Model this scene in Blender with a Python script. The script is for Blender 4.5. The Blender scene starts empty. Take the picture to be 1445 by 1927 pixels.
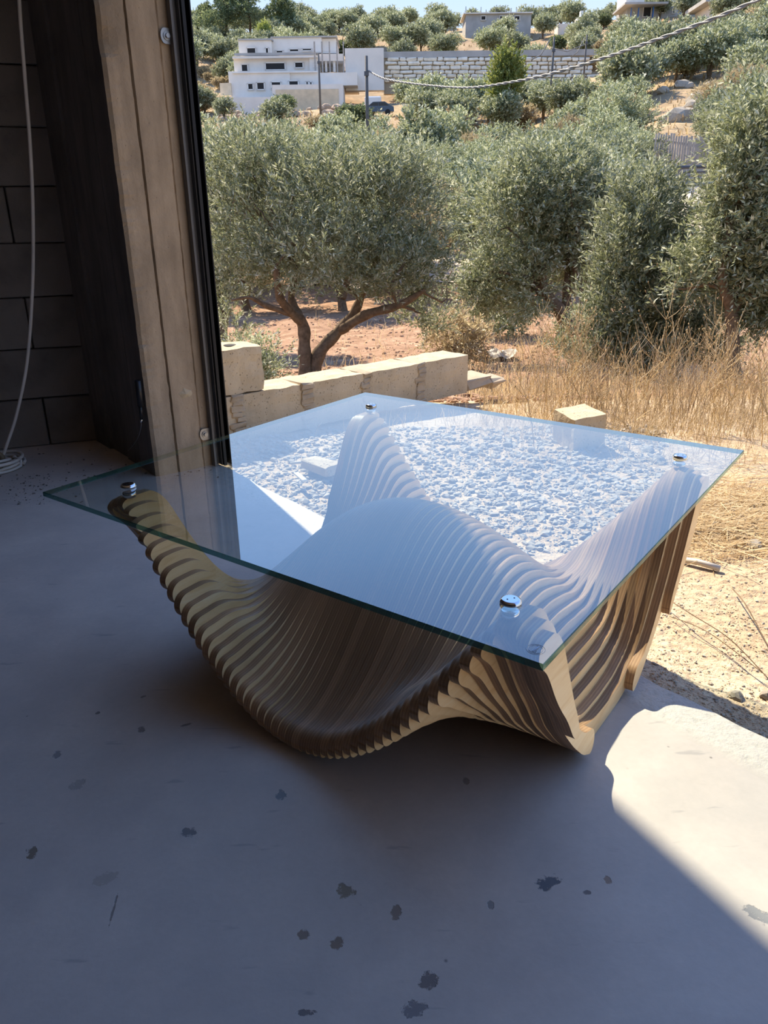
import bpy, math, random
import numpy as np
from mathutils import Vector, Matrix, noise

S = bpy.context.scene
COL = S.collection
rng = np.random.default_rng(7)
random.seed(7)

# ------------------------------------------------------------------ camera, sky, sun, exposure
FPX = 1420.567
CX, CY = 722.5, 963.5
CAMH = 0.89831
XX = np.array([0.99993536, 0.0105622, 0.00420976])
FW = np.array([0.0, 0.37024387, -0.92893459])
NN = np.array([-0.01137023, 0.92887454, 0.37021994])
cam_d = bpy.data.cameras.new('camera')
cam = bpy.data.objects.new('camera', cam_d)
COL.objects.link(cam)
cam.matrix_world = Matrix(((XX[0], XX[1], XX[2], 0), (FW[0], FW[1], FW[2], 0),
                           (NN[0], NN[1], NN[2], CAMH), (0, 0, 0, 1)))
cam_d.sensor_fit = 'VERTICAL'
cam_d.sensor_height = 36.0
cam_d.lens = FPX / 1927.0 * 36.0
cam_d.clip_start = 0.02
cam_d.clip_end = 2000
S.camera = cam

S.view_settings.view_transform = 'Standard'
S.view_settings.look = 'None'
S.view_settings.gamma = 1.0
S.view_settings.use_curve_mapping = False
S.view_settings.exposure = 0.5

SUN_AZ = np.array([0.471, -0.882])      # horizontal direction the light travels
SUN_EL = math.radians(47)
world = bpy.data.worlds.new('sky')
S.world = world
world.use_nodes = True
wn, wl = world.node_tree.nodes, world.node_tree.links
wn.clear()
wo = wn.new('ShaderNodeOutputWorld')
wb = wn.new('ShaderNodeBackground')
wtc = wn.new('ShaderNodeTexCoord')
wsx = wn.new('ShaderNodeSeparateXYZ')
wr = wn.new('ShaderNodeValToRGB')
wl.new(wtc.outputs['Generated'], wsx.inputs[0])
wl.new(wsx.outputs['Z'], wr.inputs[0])
wl.new(wr.outputs[0], wb.inputs[0])
wl.new(wb.outputs[0], wo.inputs[0])
els = wr.color_ramp.elements
els[0].position = 0.0; els[0].color = (0.42, 0.38, 0.32, 1)
els[1].position = 1.0; els[1].color = (0.22, 0.34, 0.72, 1)
for p, c in ((0.02, (0.64, 0.70, 0.78)), (0.17, (0.56, 0.67, 0.83)), (0.27, (0.41, 0.60, 0.92)), (0.42, (0.32, 0.60, 1.12)),
             (0.6, (0.24, 0.46, 1.02))):
    e = els.new(p); e.color = (*c, 1)
wb.inputs[1].default_value = 1.0

sun_d = bpy.data.lights.new('sun', 'SUN')
sun_d.energy = 8.0
sun_d.angle = math.radians(0.8)
sun_d.color = (1.0, 0.87, 0.68)
sun = bpy.data.objects.new('sun', sun_d)
COL.objects.link(sun)
sd = Vector((SUN_AZ[0] * math.cos(SUN_EL), SUN_AZ[1] * math.cos(SUN_EL), -math.sin(SUN_EL)))
sun.rotation_euler = sd.to_track_quat('-Z', 'Y').to_euler()
sun.location = (-3, 5, 8)

# ------------------------------------------------------------------ helpers
def ray(px, py):
    d = np.array([(px - CX) / FPX, -(py - CY) / FPX, -1.0])
    return np.array([d @ XX, d @ FW, d @ NN])
def gnd(px, py, z=0.0):
    r = ray(px, py); k = (z - CAMH) / r[2]
    return np.array([r[0] * k, r[1] * k, z])
def at(px, py, y):
    r = ray(px, py); k = y / r[1]
    return np.array([r[0] * k, y, r[2] * k + CAMH])
def onplane(px, py, P, n):
    r = ray(px, py); o = np.array([0, 0, CAMH])
    k = ((np.array(P) - o) @ np.array(n)) / (r @ np.array(n))
    return o + r * k
def proj(P):
    q = XX * P[0] + FW * P[1] + NN * (P[2] - CAMH)
    return CX - FPX * q[0] / q[2], CY + FPX * q[1] / q[2]

def tag(o, label=None, cat=None, group=None, kind=None):
    if label: o['label'] = label
    if cat: o['category'] = cat
    if group: o['group'] = group
    if kind: o['kind'] = kind
    return o
def empty(name, loc=(0, 0, 0), rz=0.0):
    o = bpy.data.objects.new(name, None)
    o.empty_display_size = 0.05
    o.location = loc; o.rotation_euler = (0, 0, rz)
    COL.objects.link(o); return o

class MB:
    def __init__(s): s.v = []; s.f = []; s.m = []; s.sm = []
    def add(s, v, f, m=0, smooth=False):
        b = len(s.v); s.v += [tuple(map(float, p)) for p in v]
        s.f += [tuple(b + i for i in q) for q in f]
        s.m += [m] * len(f); s.sm += [smooth] * len(f)
    def box(s, c, d, rz=0.0, m=0, jit=0.0, tilt=None):
        x, y, z = [k / 2 for k in d]
        R = Matrix.Rotation(rz, 3, 'Z')
        if tilt: R = R @ Matrix.Rotation(tilt[0], 3, 'X') @ Matrix.Rotation(tilt[1], 3, 'Y')
        vs = []
        for i in (-1, 1):
            for j in (-1, 1):
                for k in (-1, 1):
                    p = R @ Vector((i * x, j * y, k * z))
                    if jit: p += Vector([random.uniform(-jit, jit) for _ in range(3)])
                    vs.append((c[0] + p.x, c[1] + p.y, c[2] + p.z))
        s.add(vs, [(0, 1, 3, 2), (4, 6, 7, 5), (0, 4, 5, 1), (2, 3, 7, 6), (0, 2, 6, 4), (1, 5, 7, 3)], m)
    def bbox(s, c, d, rz=0.0, b=0.004, m=0, jit=0.0):      # box with bevelled edges
        x, y, z = [k / 2 for k in d]
        vs = []; idx = {}
        c_, s_ = math.cos(rz), math.sin(rz)
        for i in (-1, 1):
            for j in (-1, 1):
                for k in (-1, 1):
                    for a in range(3):
                        p = [i * (x - (b if a != 0 else 0)), j * (y - (b if a != 1 else 0)), k * (z - (b if a != 2 else 0))]
                        if jit: p = [q + random.uniform(-jit, jit) for q in p]
                        idx[(i, j, k, a)] = len(vs)
                        vs.append((c[0] + c_ * p[0] - s_ * p[1], c[1] + s_ * p[0] + c_ * p[1], c[2] + p[2]))
        F = []
        I = lambda i, j, k, a: idx[(i, j, k, a)]
        for a in range(3):
            for g in (-1, 1):
                u, w = [q for q in range(3) if q != a]
                q = []
                for (du, dw) in ((-1, -1), (1, -1), (1, 1), (-1, 1)):
                    t = [0, 0, 0]; t[a] = g; t[u] = du; t[w] = dw
                    q.append(I(*t, a))
                if (g > 0) == (a == 1): q.reverse()
                F.append(tuple(q))
        for a in range(3):                                  # edges along axis a
            u, w = [q for q in range(3) if q != a]
            for du in (-1, 1):
                for dw in (-1, 1):
                    t0 = [0, 0, 0]; t0[u] = du; t0[w] = dw; t1 = list(t0)
                    t0[a] = -1; t1[a] = 1
                    F.append((I(*t0, u), I(*t1, u), I(*t1, w), I(*t0, w)))
        for i in (-1, 1):
            for j in (-1, 1):
                for k in (-1, 1): F.append((I(i, j, k, 0), I(i, j, k, 1), I(i, j, k, 2)))
        s.add(vs, F, m)
    def tube(s, pts, rad, n=8, m=0, cap=True, smooth=True):
        pts = [Vector(p) for p in pts]
        if not hasattr(rad, '__len__'): rad = [rad] * len(pts)
        vs = []; up = Vector((0.13, 0.21, 1)).normalized()
        t0 = (pts[1] - pts[0]).normalized()
        a = t0.cross(up); 
        if a.length < 1e-3: a = t0.cross(Vector((1, 0, 0)))
        a.normalize()
        for i, p in enumerate(pts):
            t = (pts[min(i + 1, len(pts) - 1)] - pts[max(i - 1, 0)])
            if t.length < 1e-9: t = t0
            t = t.normalized()
            a = (a - t * a.dot(t)); a.normalize(); b = t.cross(a)
            for k in range(n):
                w = 2 * math.pi * k / n
                vs.append(p + (a * math.cos(w) + b * math.sin(w)) * rad[i])
        F = []
        for i in range(len(pts) - 1):
            for k in range(n):
                k2 = (k + 1) % n
                F.append((i * n + k, i * n + k2, (i + 1) * n + k2, (i + 1) * n + k))
        s.add(vs, F, m, smooth)
        if cap:
            b0 = len(s.v) - len(vs)
            s.f.append(tuple(b0 + k for k in range(n - 1, -1, -1))); s.m.append(m); s.sm.append(False)
            e0 = b0 + (len(pts) - 1) * n
            s.f.append(tuple(e0 + k for k in range(n))); s.m.append(m); s.sm.append(False)
    def lathe(s, prof, c=(0, 0, 0), n=24, m=0, smooth=True):   # prof: (r, z) bottom to top
        vs = []; F = []
        for r, z in prof:
            for k in range(n):
                w = 2 * math.pi * k / n
                vs.append((c[0] + r * math.cos(w), c[1] + r * math.sin(w), c[2] + z))
        for i in range(len(prof) - 1):
            for k in range(n):
                k2 = (k + 1) % n
                F.append((i * n + k, i * n + k2, (i + 1) * n + k2, (i + 1) * n + k))
        s.add(vs, F, m, smooth)
        b0 = len(s.v) - len(vs); e0 = b0 + (len(prof) - 1) * n
        s.f.append(tuple(b0 + k for k in range(n - 1, -1, -1))); s.m.append(m); s.sm.append(False)
        s.f.append(tuple(e0 + k for k in range(n))); s.m.append(m); s.sm.append(False)
    def mesh(s, name, mats):
        me = bpy.data.meshes.new(name)
        me.from_pydata(s.v, [], s.f)
        if not isinstance(mats, (list, tuple)): mats = [mats]
        for q in mats: me.materials.append(q)
        me.polygons.foreach_set('material_index', s.m)
        me.polygons.foreach_set('use_smooth', s.sm)
        me.update(); return me
    def build(s, name, mats, parent=None, loc=None):
        o = bpy.data.objects.new(name, s.mesh(name, mats))
        COL.objects.link(o)
        if parent: o.parent = parent
        if loc is not None: o.location = loc
        return o

def npmesh(name, verts, quads, mats, midx=None, smooth=False):
    me = bpy.data.meshes.new(name)
    nv, nf = len(verts), len(quads); k = quads.shape[1]
    me.vertices.add(nv); me.vertices.foreach_set('co', verts.astype(np.float32).ravel())
    me.loops.add(nf * k); me.loops.foreach_set('vertex_index', quads.astype(np.int32).ravel())
    me.polygons.add(nf)
    me.polygons.foreach_set('loop_start', np.arange(0, nf * k, k, dtype=np.int32))
    me.polygons.foreach_set('loop_total', np.full(nf, k, dtype=np.int32))
    if not isinstance(mats, (list, tuple)): mats = [mats]
    for q in mats: me.materials.append(q)
    if midx is not None: me.polygons.foreach_set('material_index', midx.astype(np.int32))
    me.polygons.foreach_set('use_smooth', np.full(nf, smooth, dtype=bool))
    me.update(calc_edges=True); me.validate(); return me
def link(name, me, parent=None, loc=(0, 0, 0), rot=(0, 0, 0), sc=None):
    o = bpy.data.objects.new(name, me); COL.objects.link(o)
    if parent: o.parent = parent
    o.location = loc; o.rotation_euler = rot
    if sc is not None: o.scale = sc if hasattr(sc, '__len__') else (sc,) * 3
    return o

# ------------------------------------------------------------------ materials
class NT:
    def __init__(s, name):
        s.mat = bpy.data.materials.new(name); s.mat.use_nodes = True
        s.t = s.mat.node_tree; s.t.nodes.clear()
        s.out = s.n('ShaderNodeOutputMaterial')
    def n(s, typ, **kw):
        q = s.t.nodes.new(typ)
        for k, v in kw.items(): setattr(q, k, v)
        return q
    def l(s, a, b): s.t.links.new(a, b)
    def coord(s, kind='Object', scale=(1, 1, 1), rot=(0, 0, 0), loc=(0, 0, 0)):
        tc = s.n('ShaderNodeTexCoord'); mp = s.n('ShaderNodeMapping')
        mp.inputs['Scale'].default_value = scale; mp.inputs['Rotation'].default_value = rot
        mp.inputs['Location'].default_value = loc
        if kind == 'World':
            g = s.n('ShaderNodeNewGeometry'); s.l(g.outputs['Position'], mp.inputs[0])
        else: s.l(tc.outputs[kind], mp.inputs[0])
        return mp.outputs[0]
    def noise(s, co, scale, detail=4, rough=0.55, dist=0.0):
        q = s.n('ShaderNodeTexNoise'); q.inputs['Scale'].default_value = scale
        q.inputs['Detail'].default_value = detail; q.inputs['Roughness'].default_value = rough
        q.inputs['Distortion'].default_value = dist
        s.l(co, q.inputs['Vector']); return q.outputs['Fac']
    def vor(s, co, scale, feat='F1'):
        q = s.n('ShaderNodeTexVoronoi'); q.feature = feat; q.inputs['Scale'].default_value = scale
        s.l(co, q.inputs['Vector']); return q
    def ramp(s, fac, stops, interp='LINEAR'):
        q = s.n('ShaderNodeValToRGB'); q.color_ramp.interpolation = interp
        e = q.color_ramp.elements
        while len(e) < len(stops): e.new(0.5)
        for i, (p, c) in enumerate(stops):
            e[i].position = p
            e[i].color = (c, c, c, 1) if not hasattr(c, '__len__') else (*c[:3], 1)
        s.l(fac, q.inputs[0]); return q.outputs[0]
    def math(s, op, a, b=None, clamp=False):
        q = s.n('ShaderNodeMath', operation=op); q.use_clamp = clamp
        for i, v in enumerate((a, b)):
            if v is None: continue
            if isinstance(v, (int, float)): q.inputs[i].default_value = v
            else: s.l(v, q.inputs[i])
        return q.outputs[0]
    def mix(s, fac, a, b, mode='MIX'):
        q = s.n('ShaderNodeMix', data_type='RGBA', blend_type=mode)
        for i, v in ((0, fac), (6, a), (7, b)):
            if isinstance(v, (int, float)): q.inputs[i].default_value = v
            elif hasattr(v, '__len__'): q.inputs[i].default_value = (*v[:3], 1)
            else: s.l(v, q.inputs[i])
        return q.outputs[2]
    def bsdf(s, color, rough=0.7, bump=None, bd=0.3, bdist=0.01, spec=0.4, metal=0.0, coat=0.0, coatr=0.1):
        b = s.n('ShaderNodeBsdfPrincipled')
        for key, v in (('Base Color', color), ('Roughness', rough), ('Metallic', metal), ('Specular IOR Level', spec), ('Coat Weight', coat), ('Coat Roughness', coatr)):
            if isinstance(v, (int, float)): b.inputs[key].default_value = v
            elif hasattr(v, '__len__'): b.inputs[key].default_value = (*v[:3], 1)
            else: s.l(v, b.inputs[key])
        if bump is not None:
            q = s.n('ShaderNodeBump'); q.inputs['Strength'].default_value = bd; q.inputs['Distance'].default_value = bdist
            s.l(bump, q.inputs['Height']); s.l(q.outputs[0], b.inputs['Normal'])
        s.l(b.outputs[0], s.out.inputs[0]); return b

def m_simple(name, c, r=0.6, metal=0.0, var=0.12, sc=8, spec=0.4, bump=0.0):
    t = NT(name); co = t.coord('Object')
    n_ = t.noise(co, sc, 5)
    lo = tuple(k * (1 - var) for k in c); hi = tuple(min(1, k * (1 + var)) for k in c)
    col = t.ramp(n_, [(0.3, lo), (0.7, hi)])
    t.bsdf(col, r, bump=(t.noise(co, sc * 8, 4) if bump else None), bd=bump, bdist=0.003, metal=metal, spec=spec)
    return t.mat

GE1 = np.array([0.628, -0.778]); GE2 = np.array([0.778, 0.628])      # along / out of the garage front wall
P0 = np.array([-0.845, 2.625])                                       # inner arris of the pillar
def G(a, b, z=0.0):
    p = P0 + GE1 * a + GE2 * b
    return (float(p[0]), float(p[1]), z)
GROT = math.atan2(GE1[1], GE1[0])

def m_floor():
    t = NT('worn_concrete_floor'); co = t.coord('World')
    big = t.noise(co, 1.6, 5, 0.6, 0.4); mid = t.noise(co, 7, 6, 0.6); fine = t.noise(co, 90, 3)
    col = t.ramp(big, [(0.3, (0.47, 0.405, 0.36)), (0.5, (0.57, 0.495, 0.44)), (0.72, (0.67, 0.59, 0.52))])
    col = t.mix(t.ramp(mid, [(0.35, 0.35), (0.65, 0.0)]), col, (0.36, 0.335, 0.32))
    col = t.mix(t.ramp(fine, [(0.3, 0.12), (0.7, 0.0)]), col, (0.3, 0.27, 0.24))
    # stretched scuffs
    co2 = t.coord('World', scale=(3, 14, 1), rot=(0, 0, 0.5))
    sc = t.noise(co2, 3.0, 4, 0.5, 0.2)
    col = t.mix(t.ramp(sc, [(0.66, 0.0), (0.72, 0.45)]), col, (0.26, 0.24, 0.235))
    # scattered dark specks
    v = t.vor(co, 16); spk = t.ramp(v.outputs['Distance'], [(0.0, 1.0), (0.055, 0.0)])
    gate = t.ramp(t.noise(co, 2.2, 2), [(0.52, 0.0), (0.6, 1.0)])
    col = t.mix(t.math('MULTIPLY', spk, gate), col, (0.10, 0.085, 0.08))
    # individual stains and chips: (px, py, rx, ry, rot, darkness, colour)
    sep = t.n('ShaderNodeSeparateXYZ'); t.l(co, sep.inputs[0])
    wob = t.math('MULTIPLY', t.math('SUBTRACT', t.noise(co, 75, 4, 0.7), 0.5), 3.6)
    hgt = None
    for (px, py, rx, ry, rot, dk, cc) in (
        (355, 1567, .020, .011, .1, .85, (.17, .165, .17)), (528, 1497, .015, .012, .5, .8, (.17, .20, .22)),
        (59, 1604, .014, .013, .6, .8, (.15, .11, .07)), (107, 1420, .012, .011, .3, .7, (.17, .17, .18)),
        (265, 1373, .012, .010, .2, .75, (.13, .12, .12)), (183, 1342, .007, .006, 0, .8, (.10, .10, .10)),
        (145, 1477, .022, .012, .8, .45, (.22, .20, .19)), (650, 1677, .022, .012, -.6, .85, (.22, .17, .11)),
        (573, 1757, .013, .009, -.6, .85, (.22, .16, .12)), (635, 1775, .014, .010, -.2, .85, (.22, .15, .10)),
        (1030, 1661, .034, .011, .5, .9, (.10, .11, .13)), (745, 1718, .012, .012, 0, .8, (.22, .16, .12)),
        (1143, 1655, .009, .008, 0, .8, (.25, .17, .12)), (806, 1845, .018, .014, -.7, .85, (.16, .13, .12)),
        (780, 1897, .026, .010, .3, .75, (.15, .14, .15)), (1427, 1722, .030, .012, -.7, .75, (.15, .16, .18)),
        (577, 1905, .018, .004, 0, .8, (.12, .10, .10)), (213, 1712, .003, .026, .1, .7, (.15, .13, .12)),
        (350, 1364, .022, .003, .45, .7, (.14, .12, .11)), (270, 1311, .009, .004, .5, .7, (.14, .13, .13)),
        (923, 1702, .008, .008, 0, .7, (.2, .19, .19)), (195, 1655, .03, .012, .4, .3, (.25, .2, .15)),
        (877, 1470, .009, .008, 0, .5, (.12, .09, .08)), (1102, 1680, .012, .004, .2, .8, (.12, .10, .10))):
        p = gnd(px, py)
        dx = t.math('SUBTRACT', sep.outputs[0], float(p[0])); dy = t.math('SUBTRACT', sep.outputs[1], float(p[1]))
        cr, sr = math.cos(rot), math.sin(rot)
        u = t.math('DIVIDE', t.math('ADD', t.math('MULTIPLY', dx, cr), t.math('MULTIPLY', dy, sr)), rx * 0.72)
        w = t.math('DIVIDE', t.math('SUBTRACT', t.math('MULTIPLY', dy, cr), t.math('MULTIPLY', dx, sr)), ry * 1.15)
        d = t.math('ADD', t.math('ADD', t.math('MULTIPLY', u, u), t.math('MULTIPLY', w, w)), wob)
        mk = t.ramp(d, [(0.45, dk), (0.8, 0.0)])
        col = t.mix(mk, col, cc)
        hgt = mk if hgt is None else t.math('MAXIMUM', hgt, mk)
    # rough outer threshold strip
    ga = t.n('ShaderNodeVectorMath', operation='DOT_PRODUCT'); t.l(co, ga.inputs[0])
    ga.inputs[1].default_value = (float(GE2[0]), float(GE2[1]), 0)
    b = t.math('SUBTRACT', ga.outputs['Value'], float(P0 @ GE2))
    strip = t.math('MULTIPLY', t.math('SUBTRACT', b, 0.135), 30.0, clamp=True)
    rn = t.noise(co, 55, 5, 0.7)
    col = t.mix(t.math('MULTIPLY', strip, t.ramp(rn, [(0.36, 0.75), (0.5, 0.0)])), col, (0.30, 0.27, 0.235))
    col = t.mix(t.math('MULTIPLY', strip, 0.35), col, (0.60, 0.56, 0.49))
    h = t.math('ADD', t.math('MULTIPLY', rn, t.math('MULTIPLY', strip, 2.2)), t.math('MULTIPLY', fine, 0.12))
    h = t.math('ADD', h, t.math('MULTIPLY', mid, 0.25))
    h = t.math('SUBTRACT', h, t.math('MULTIPLY', hgt, 0.4))
    t.bsdf(col, 0.62, bump=h, bd=0.5, bdist=0.004, spec=0.35)
    return t.mat

def m_concrete(name, c, sc=1.0, streak=True, bd=0.5, zsc=0.15, kind='World'):
    t = NT(name); co = t.coord(kind)
    big = t.noise(co, 3 * sc, 5, 0.6, 0.3); fine = t.noise(co, 70 * sc, 4, 0.7)
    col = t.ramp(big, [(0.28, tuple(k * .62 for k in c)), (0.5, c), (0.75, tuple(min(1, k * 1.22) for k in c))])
    if streak:
        cs = t.coord(kind, scale=(1, 1, zsc)); st = t.noise(cs, 26 * sc, 4, 0.6)
        col = t.mix(t.ramp(st, [(0.35, 0.5), (0.6, 0.0)]), col, tuple(k * .55 for k in c))
        st2 = t.noise(cs, 9 * sc, 3, 0.6)
        col = t.mix(t.ramp(st2, [(0.5, 0.0), (0.7, 0.4)]), col, tuple(min(1, k * 1.35) for k in c))
    v = t.vor(co, 45 * sc); col = t.mix(t.ramp(v.outputs['Distance'], [(0.0, 0.7), (0.1, 0.0)]), col, tuple(k * .4 for k in c))
    h = t.math('ADD', fine, t.math('MULTIPLY', t.ramp(v.outputs['Distance'], [(0.0, 0.0), (0.15, 1.0)]), 0.5))
    t.bsdf(col, 0.85, bump=h, bd=bd, bdist=0.004, spec=0.2)
    return t.mat

def m_block(name='pitted_concrete_block', c=(0.54, 0.44, 0.30)):
    t = NT(name); co = t.coord('Object')
    big = t.noise(co, 6, 4); v = t.vor(co, 85); pit = t.ramp(v.outputs['Distance'], [(0.0, 1.0), (0.36, 0.0)])
    gate = t.ramp(t.noise(co, 45, 2), [(0.45, 0.0), (0.6, 1.0)])
    col = t.ramp(big, [(0.3, tuple(k * .78 for k in c)), (0.7, tuple(k * 1.1 for k in c))])
    pm = t.math('MULTIPLY', pit, gate)
    col = t.mix(t.math('MULTIPLY', pm, 0.8), col, tuple(k * .3 for k in c))
    h = t.math('SUBTRACT', t.noise(co, 60, 4), t.math('MULTIPLY', pm, 1.2))
    t.bsdf(col, 0.9, bump=h, bd=0.7, bdist=0.004, spec=0.15)
    return t.mat

def m_earth():
    t = NT('dry_earth'); co = t.coord('World')
    big = t.noise(co, 0.35, 5, 0.6); mid = t.noise(co, 2.2, 6, 0.65, 0.3); fine = t.noise(co, 38, 5, 0.7); far = t.noise(co, 0.06, 6, 0.6)
    pale = t.ramp(mid, [(0.3, (0.41, 0.295, 0.18)), (0.5, (0.52, 0.395, 0.26)), (0.7, (0.60, 0.485, 0.345))])
    red = t.ramp(t.noise(co, 3.5, 5, 0.7), [(0.3, (0.20, 0.11, 0.065)), (0.55, (0.36, 0.22, 0.14)), (0.75, (0.52, 0.38, 0.25))])
    hill = t.ramp(far, [(0.35, (0.30, 0.20, 0.12)), (0.5, (0.42, 0.30, 0.18)), (0.65, (0.52, 0.40, 0.24))])
    hill = t.mix(t.ramp(t.noise(co, 0.9, 5, 0.7), [(0.4, 0.6), (0.6, 0.0)]), hill, (0.19, 0.15, 0.09))
    sep = t.n('ShaderNodeSeparateXYZ'); t.l(co, sep.inputs[0])
    wy = t.math('ADD', sep.outputs[1], t.math('MULTIPLY', t.math('SUBTRACT', big, 0.5), 2.0))
    f1 = t.math('MULTIPLY', t.math('SUBTRACT', wy, 4.6), 0.9, clamp=True)
    f2 = t.math('MULTIPLY', t.math('SUBTRACT', wy, 24.0), 0.08, clamp=True)
    col = t.mix(f1, pale, red); col = t.mix(f2, col, hill)
    col = t.mix(t.ramp(fine, [(0.32, 0.55), (0.5, 0.0)]), col, (0.24, 0.17, 0.11))
    v = t.vor(co, 30); grain = t.ramp(v.outputs['Distance'], [(0.1, 1.0), (0.5, 0.0)])
    h = t.math('ADD', t.math('MULTIPLY', fine, 1.2), t.math('MULTIPLY', grain, 0.5))
    t.bsdf(col, 0.95, bump=h, bd=0.8, bdist=0.012, spec=0.1)
    return t.mat

def m_leaf(name, cols, trans=0.42):
    t = NT(name); g = t.n('ShaderNodeNewGeometry')
    col = t.ramp(g.outputs['Random Per Island'], cols)
    oi = t.n('ShaderNodeObjectInfo')
    hv = t.n('ShaderNodeHueSaturation')
    hv.inputs['Saturation'].default_value = 1.0
    t.l(t.ramp(oi.outputs['Random'], [(0, 0.78), (1, 1.18)]), hv.inputs['Value']); t.l(col, hv.inputs['Color'])
    a = t.n('ShaderNodeBsdfDiffuse'); b = t.n('ShaderNodeBsdfTranslucent'); c = t.n('ShaderNodeBsdfGlossy')
    c.inputs['Roughness'].default_value = 0.45; c.inputs['Color'].default_value = (0.9, 0.95, 1, 1)
    t.l(hv.outputs[0], a.inputs[0]); t.l(hv.outputs[0], b.inputs[0])
    m1 = t.n('ShaderNodeMixShader'); m1.inputs[0].default_value = trans; t.l(a.outputs[0], m1.inputs[1]); t.l(b.outputs[0], m1.inputs[2])
    m2 = t.n('ShaderNodeMixShader'); m2.inputs[0].default_value = 0.03; t.l(m1.outputs[0], m2.inputs[1]); t.l(c.outputs[0], m2.inputs[2])
    t.l(m2.outputs[0], t.out.inputs[0]); return t.mat

def m_glass_face():
    t = NT('clear_glass'); g = t.n('ShaderNodeNewGeometry')
    d = t.n('ShaderNodeVectorMath', operation='DOT_PRODUCT'); t.l(g.outputs['Normal'], d.inputs[0]); t.l(g.outputs['Incoming'], d.inputs[1])
    c = t.math('ABSOLUTE', d.outputs['Value'])
    q = t.math('POWER', t.math('SUBTRACT', 1.0, c, clamp=True), 4.2)
    fr = t.math('ADD', 0.17, t.math('MULTIPLY', q, 1.15), clamp=True)
    tr = t.n('ShaderNodeBsdfTransparent'); tr.inputs[0].default_value = (0.86, 0.94, 0.93, 1)
    gl = t.n('ShaderNodeBsdfGlossy'); gl.inputs['Roughness'].default_value = 0.0; gl.inputs[0].default_value = (1, 1, 1, 1)
    mx = t.n('ShaderNodeMixShader'); t.l(fr, mx.inputs[0]); t.l(tr.outputs[0], mx.inputs[1]); t.l(gl.outputs[0], mx.inputs[2])
    t.l(mx.outputs[0], t.out.inputs[0]); return t.mat
def m_glass_under():
    t = NT('clear_glass_underside')
    tr = t.n('ShaderNodeBsdfTransparent'); tr.inputs[0].default_value = (0.97, 0.99, 0.985, 1)
    t.l(tr.outputs[0], t.out.inputs[0]); return t.mat
def m_glass_edge():
    t = NT('green_glass_edge'); co = t.coord('Object')
    col = t.ramp(t.noise(co, 25, 4), [(0.35, (0.004, 0.045, 0.045)), (0.55, (0.01, 0.10, 0.09)), (0.72, (0.04, 0.26, 0.20))])
    b = t.bsdf(col, 0.12, spec=0.6)
    tr = t.n('ShaderNodeBsdfTransparent'); tr.inputs[0].default_value = (0.35, 0.75, 0.68, 1)
    mx = t.n('ShaderNodeMixShader'); mx.inputs[0].default_value = 0.72
    t.l(tr.outputs[0], mx.inputs[1]); t.l(b.outputs[0], mx.inputs[2]); t.l(mx.outputs[0], t.out.inputs[0])
    return t.mat
def m_ply_face():
    t = NT('birch_face'); co = t.coord('Object', scale=(1, 1, 6))
    n1 = t.noise(co, 7, 5, 0.6, 1.2)
    oi = t.n('ShaderNodeObjectInfo')
    col = t.ramp(n1, [(0.3, (0.80, 0.53, 0.24)), (0.55, (0.90, 0.65, 0.34)), (0.75, (0.93, 0.72, 0.43))])
    hv = t.n('ShaderNodeHueSaturation'); t.l(col, hv.inputs['Color']); t.l(t.ramp(oi.outputs['Random'], [(0, 0.88), (1, 1.06)]), hv.inputs['Value'])
    t.bsdf(hv.outputs[0], 0.42, spec=0.4); return t.mat
def m_ply_edge():
    t = NT('layered_plywood_edge'); co = t.coord('Object')
    sep = t.n('ShaderNodeSeparateXYZ'); t.l(co, sep.inputs[0])
    w = t.math('FRACT', t.math('MULTIPLY', t.math('ADD', sep.outputs[1], 0.1), 1 / 0.0056))
    col = t.ramp(w, [(0.0, (0.47, 0.28, 0.145)), (0.42, (0.52, 0.32, 0.17)), (0.5, (0.36, 0.205, 0.105)), (0.92, (0.39, 0.225, 0.12)), (1.0, (0.47, 0.28, 0.145))])
    g = t.coord('Object', scale=(5, 160, 5)); gr = t.noise(g, 6, 4, 0.6)
    col = t.mix(t.ramp(gr, [(0.35, 0.5), (0.65, 0.0)]), col, (0.22, 0.13, 0.08))
    col = t.mix(t.ramp(gr, [(0.62, 0.0), (0.75, 0.45)]), col, (0.62, 0.46, 0.30))
    oi = t.n('ShaderNodeObjectInfo'); hv = t.n('ShaderNodeHueSaturation'); t.l(col, hv.inputs['Color']); t.l(t.ramp(oi.outputs['Random'], [(0, 0.7), (1, 1.2)]), hv.inputs['Value'])
    t.bsdf(hv.outputs[0], 0.42, bump=w, bd=0.3, bdist=0.001, spec=0.35); return t.mat

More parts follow.
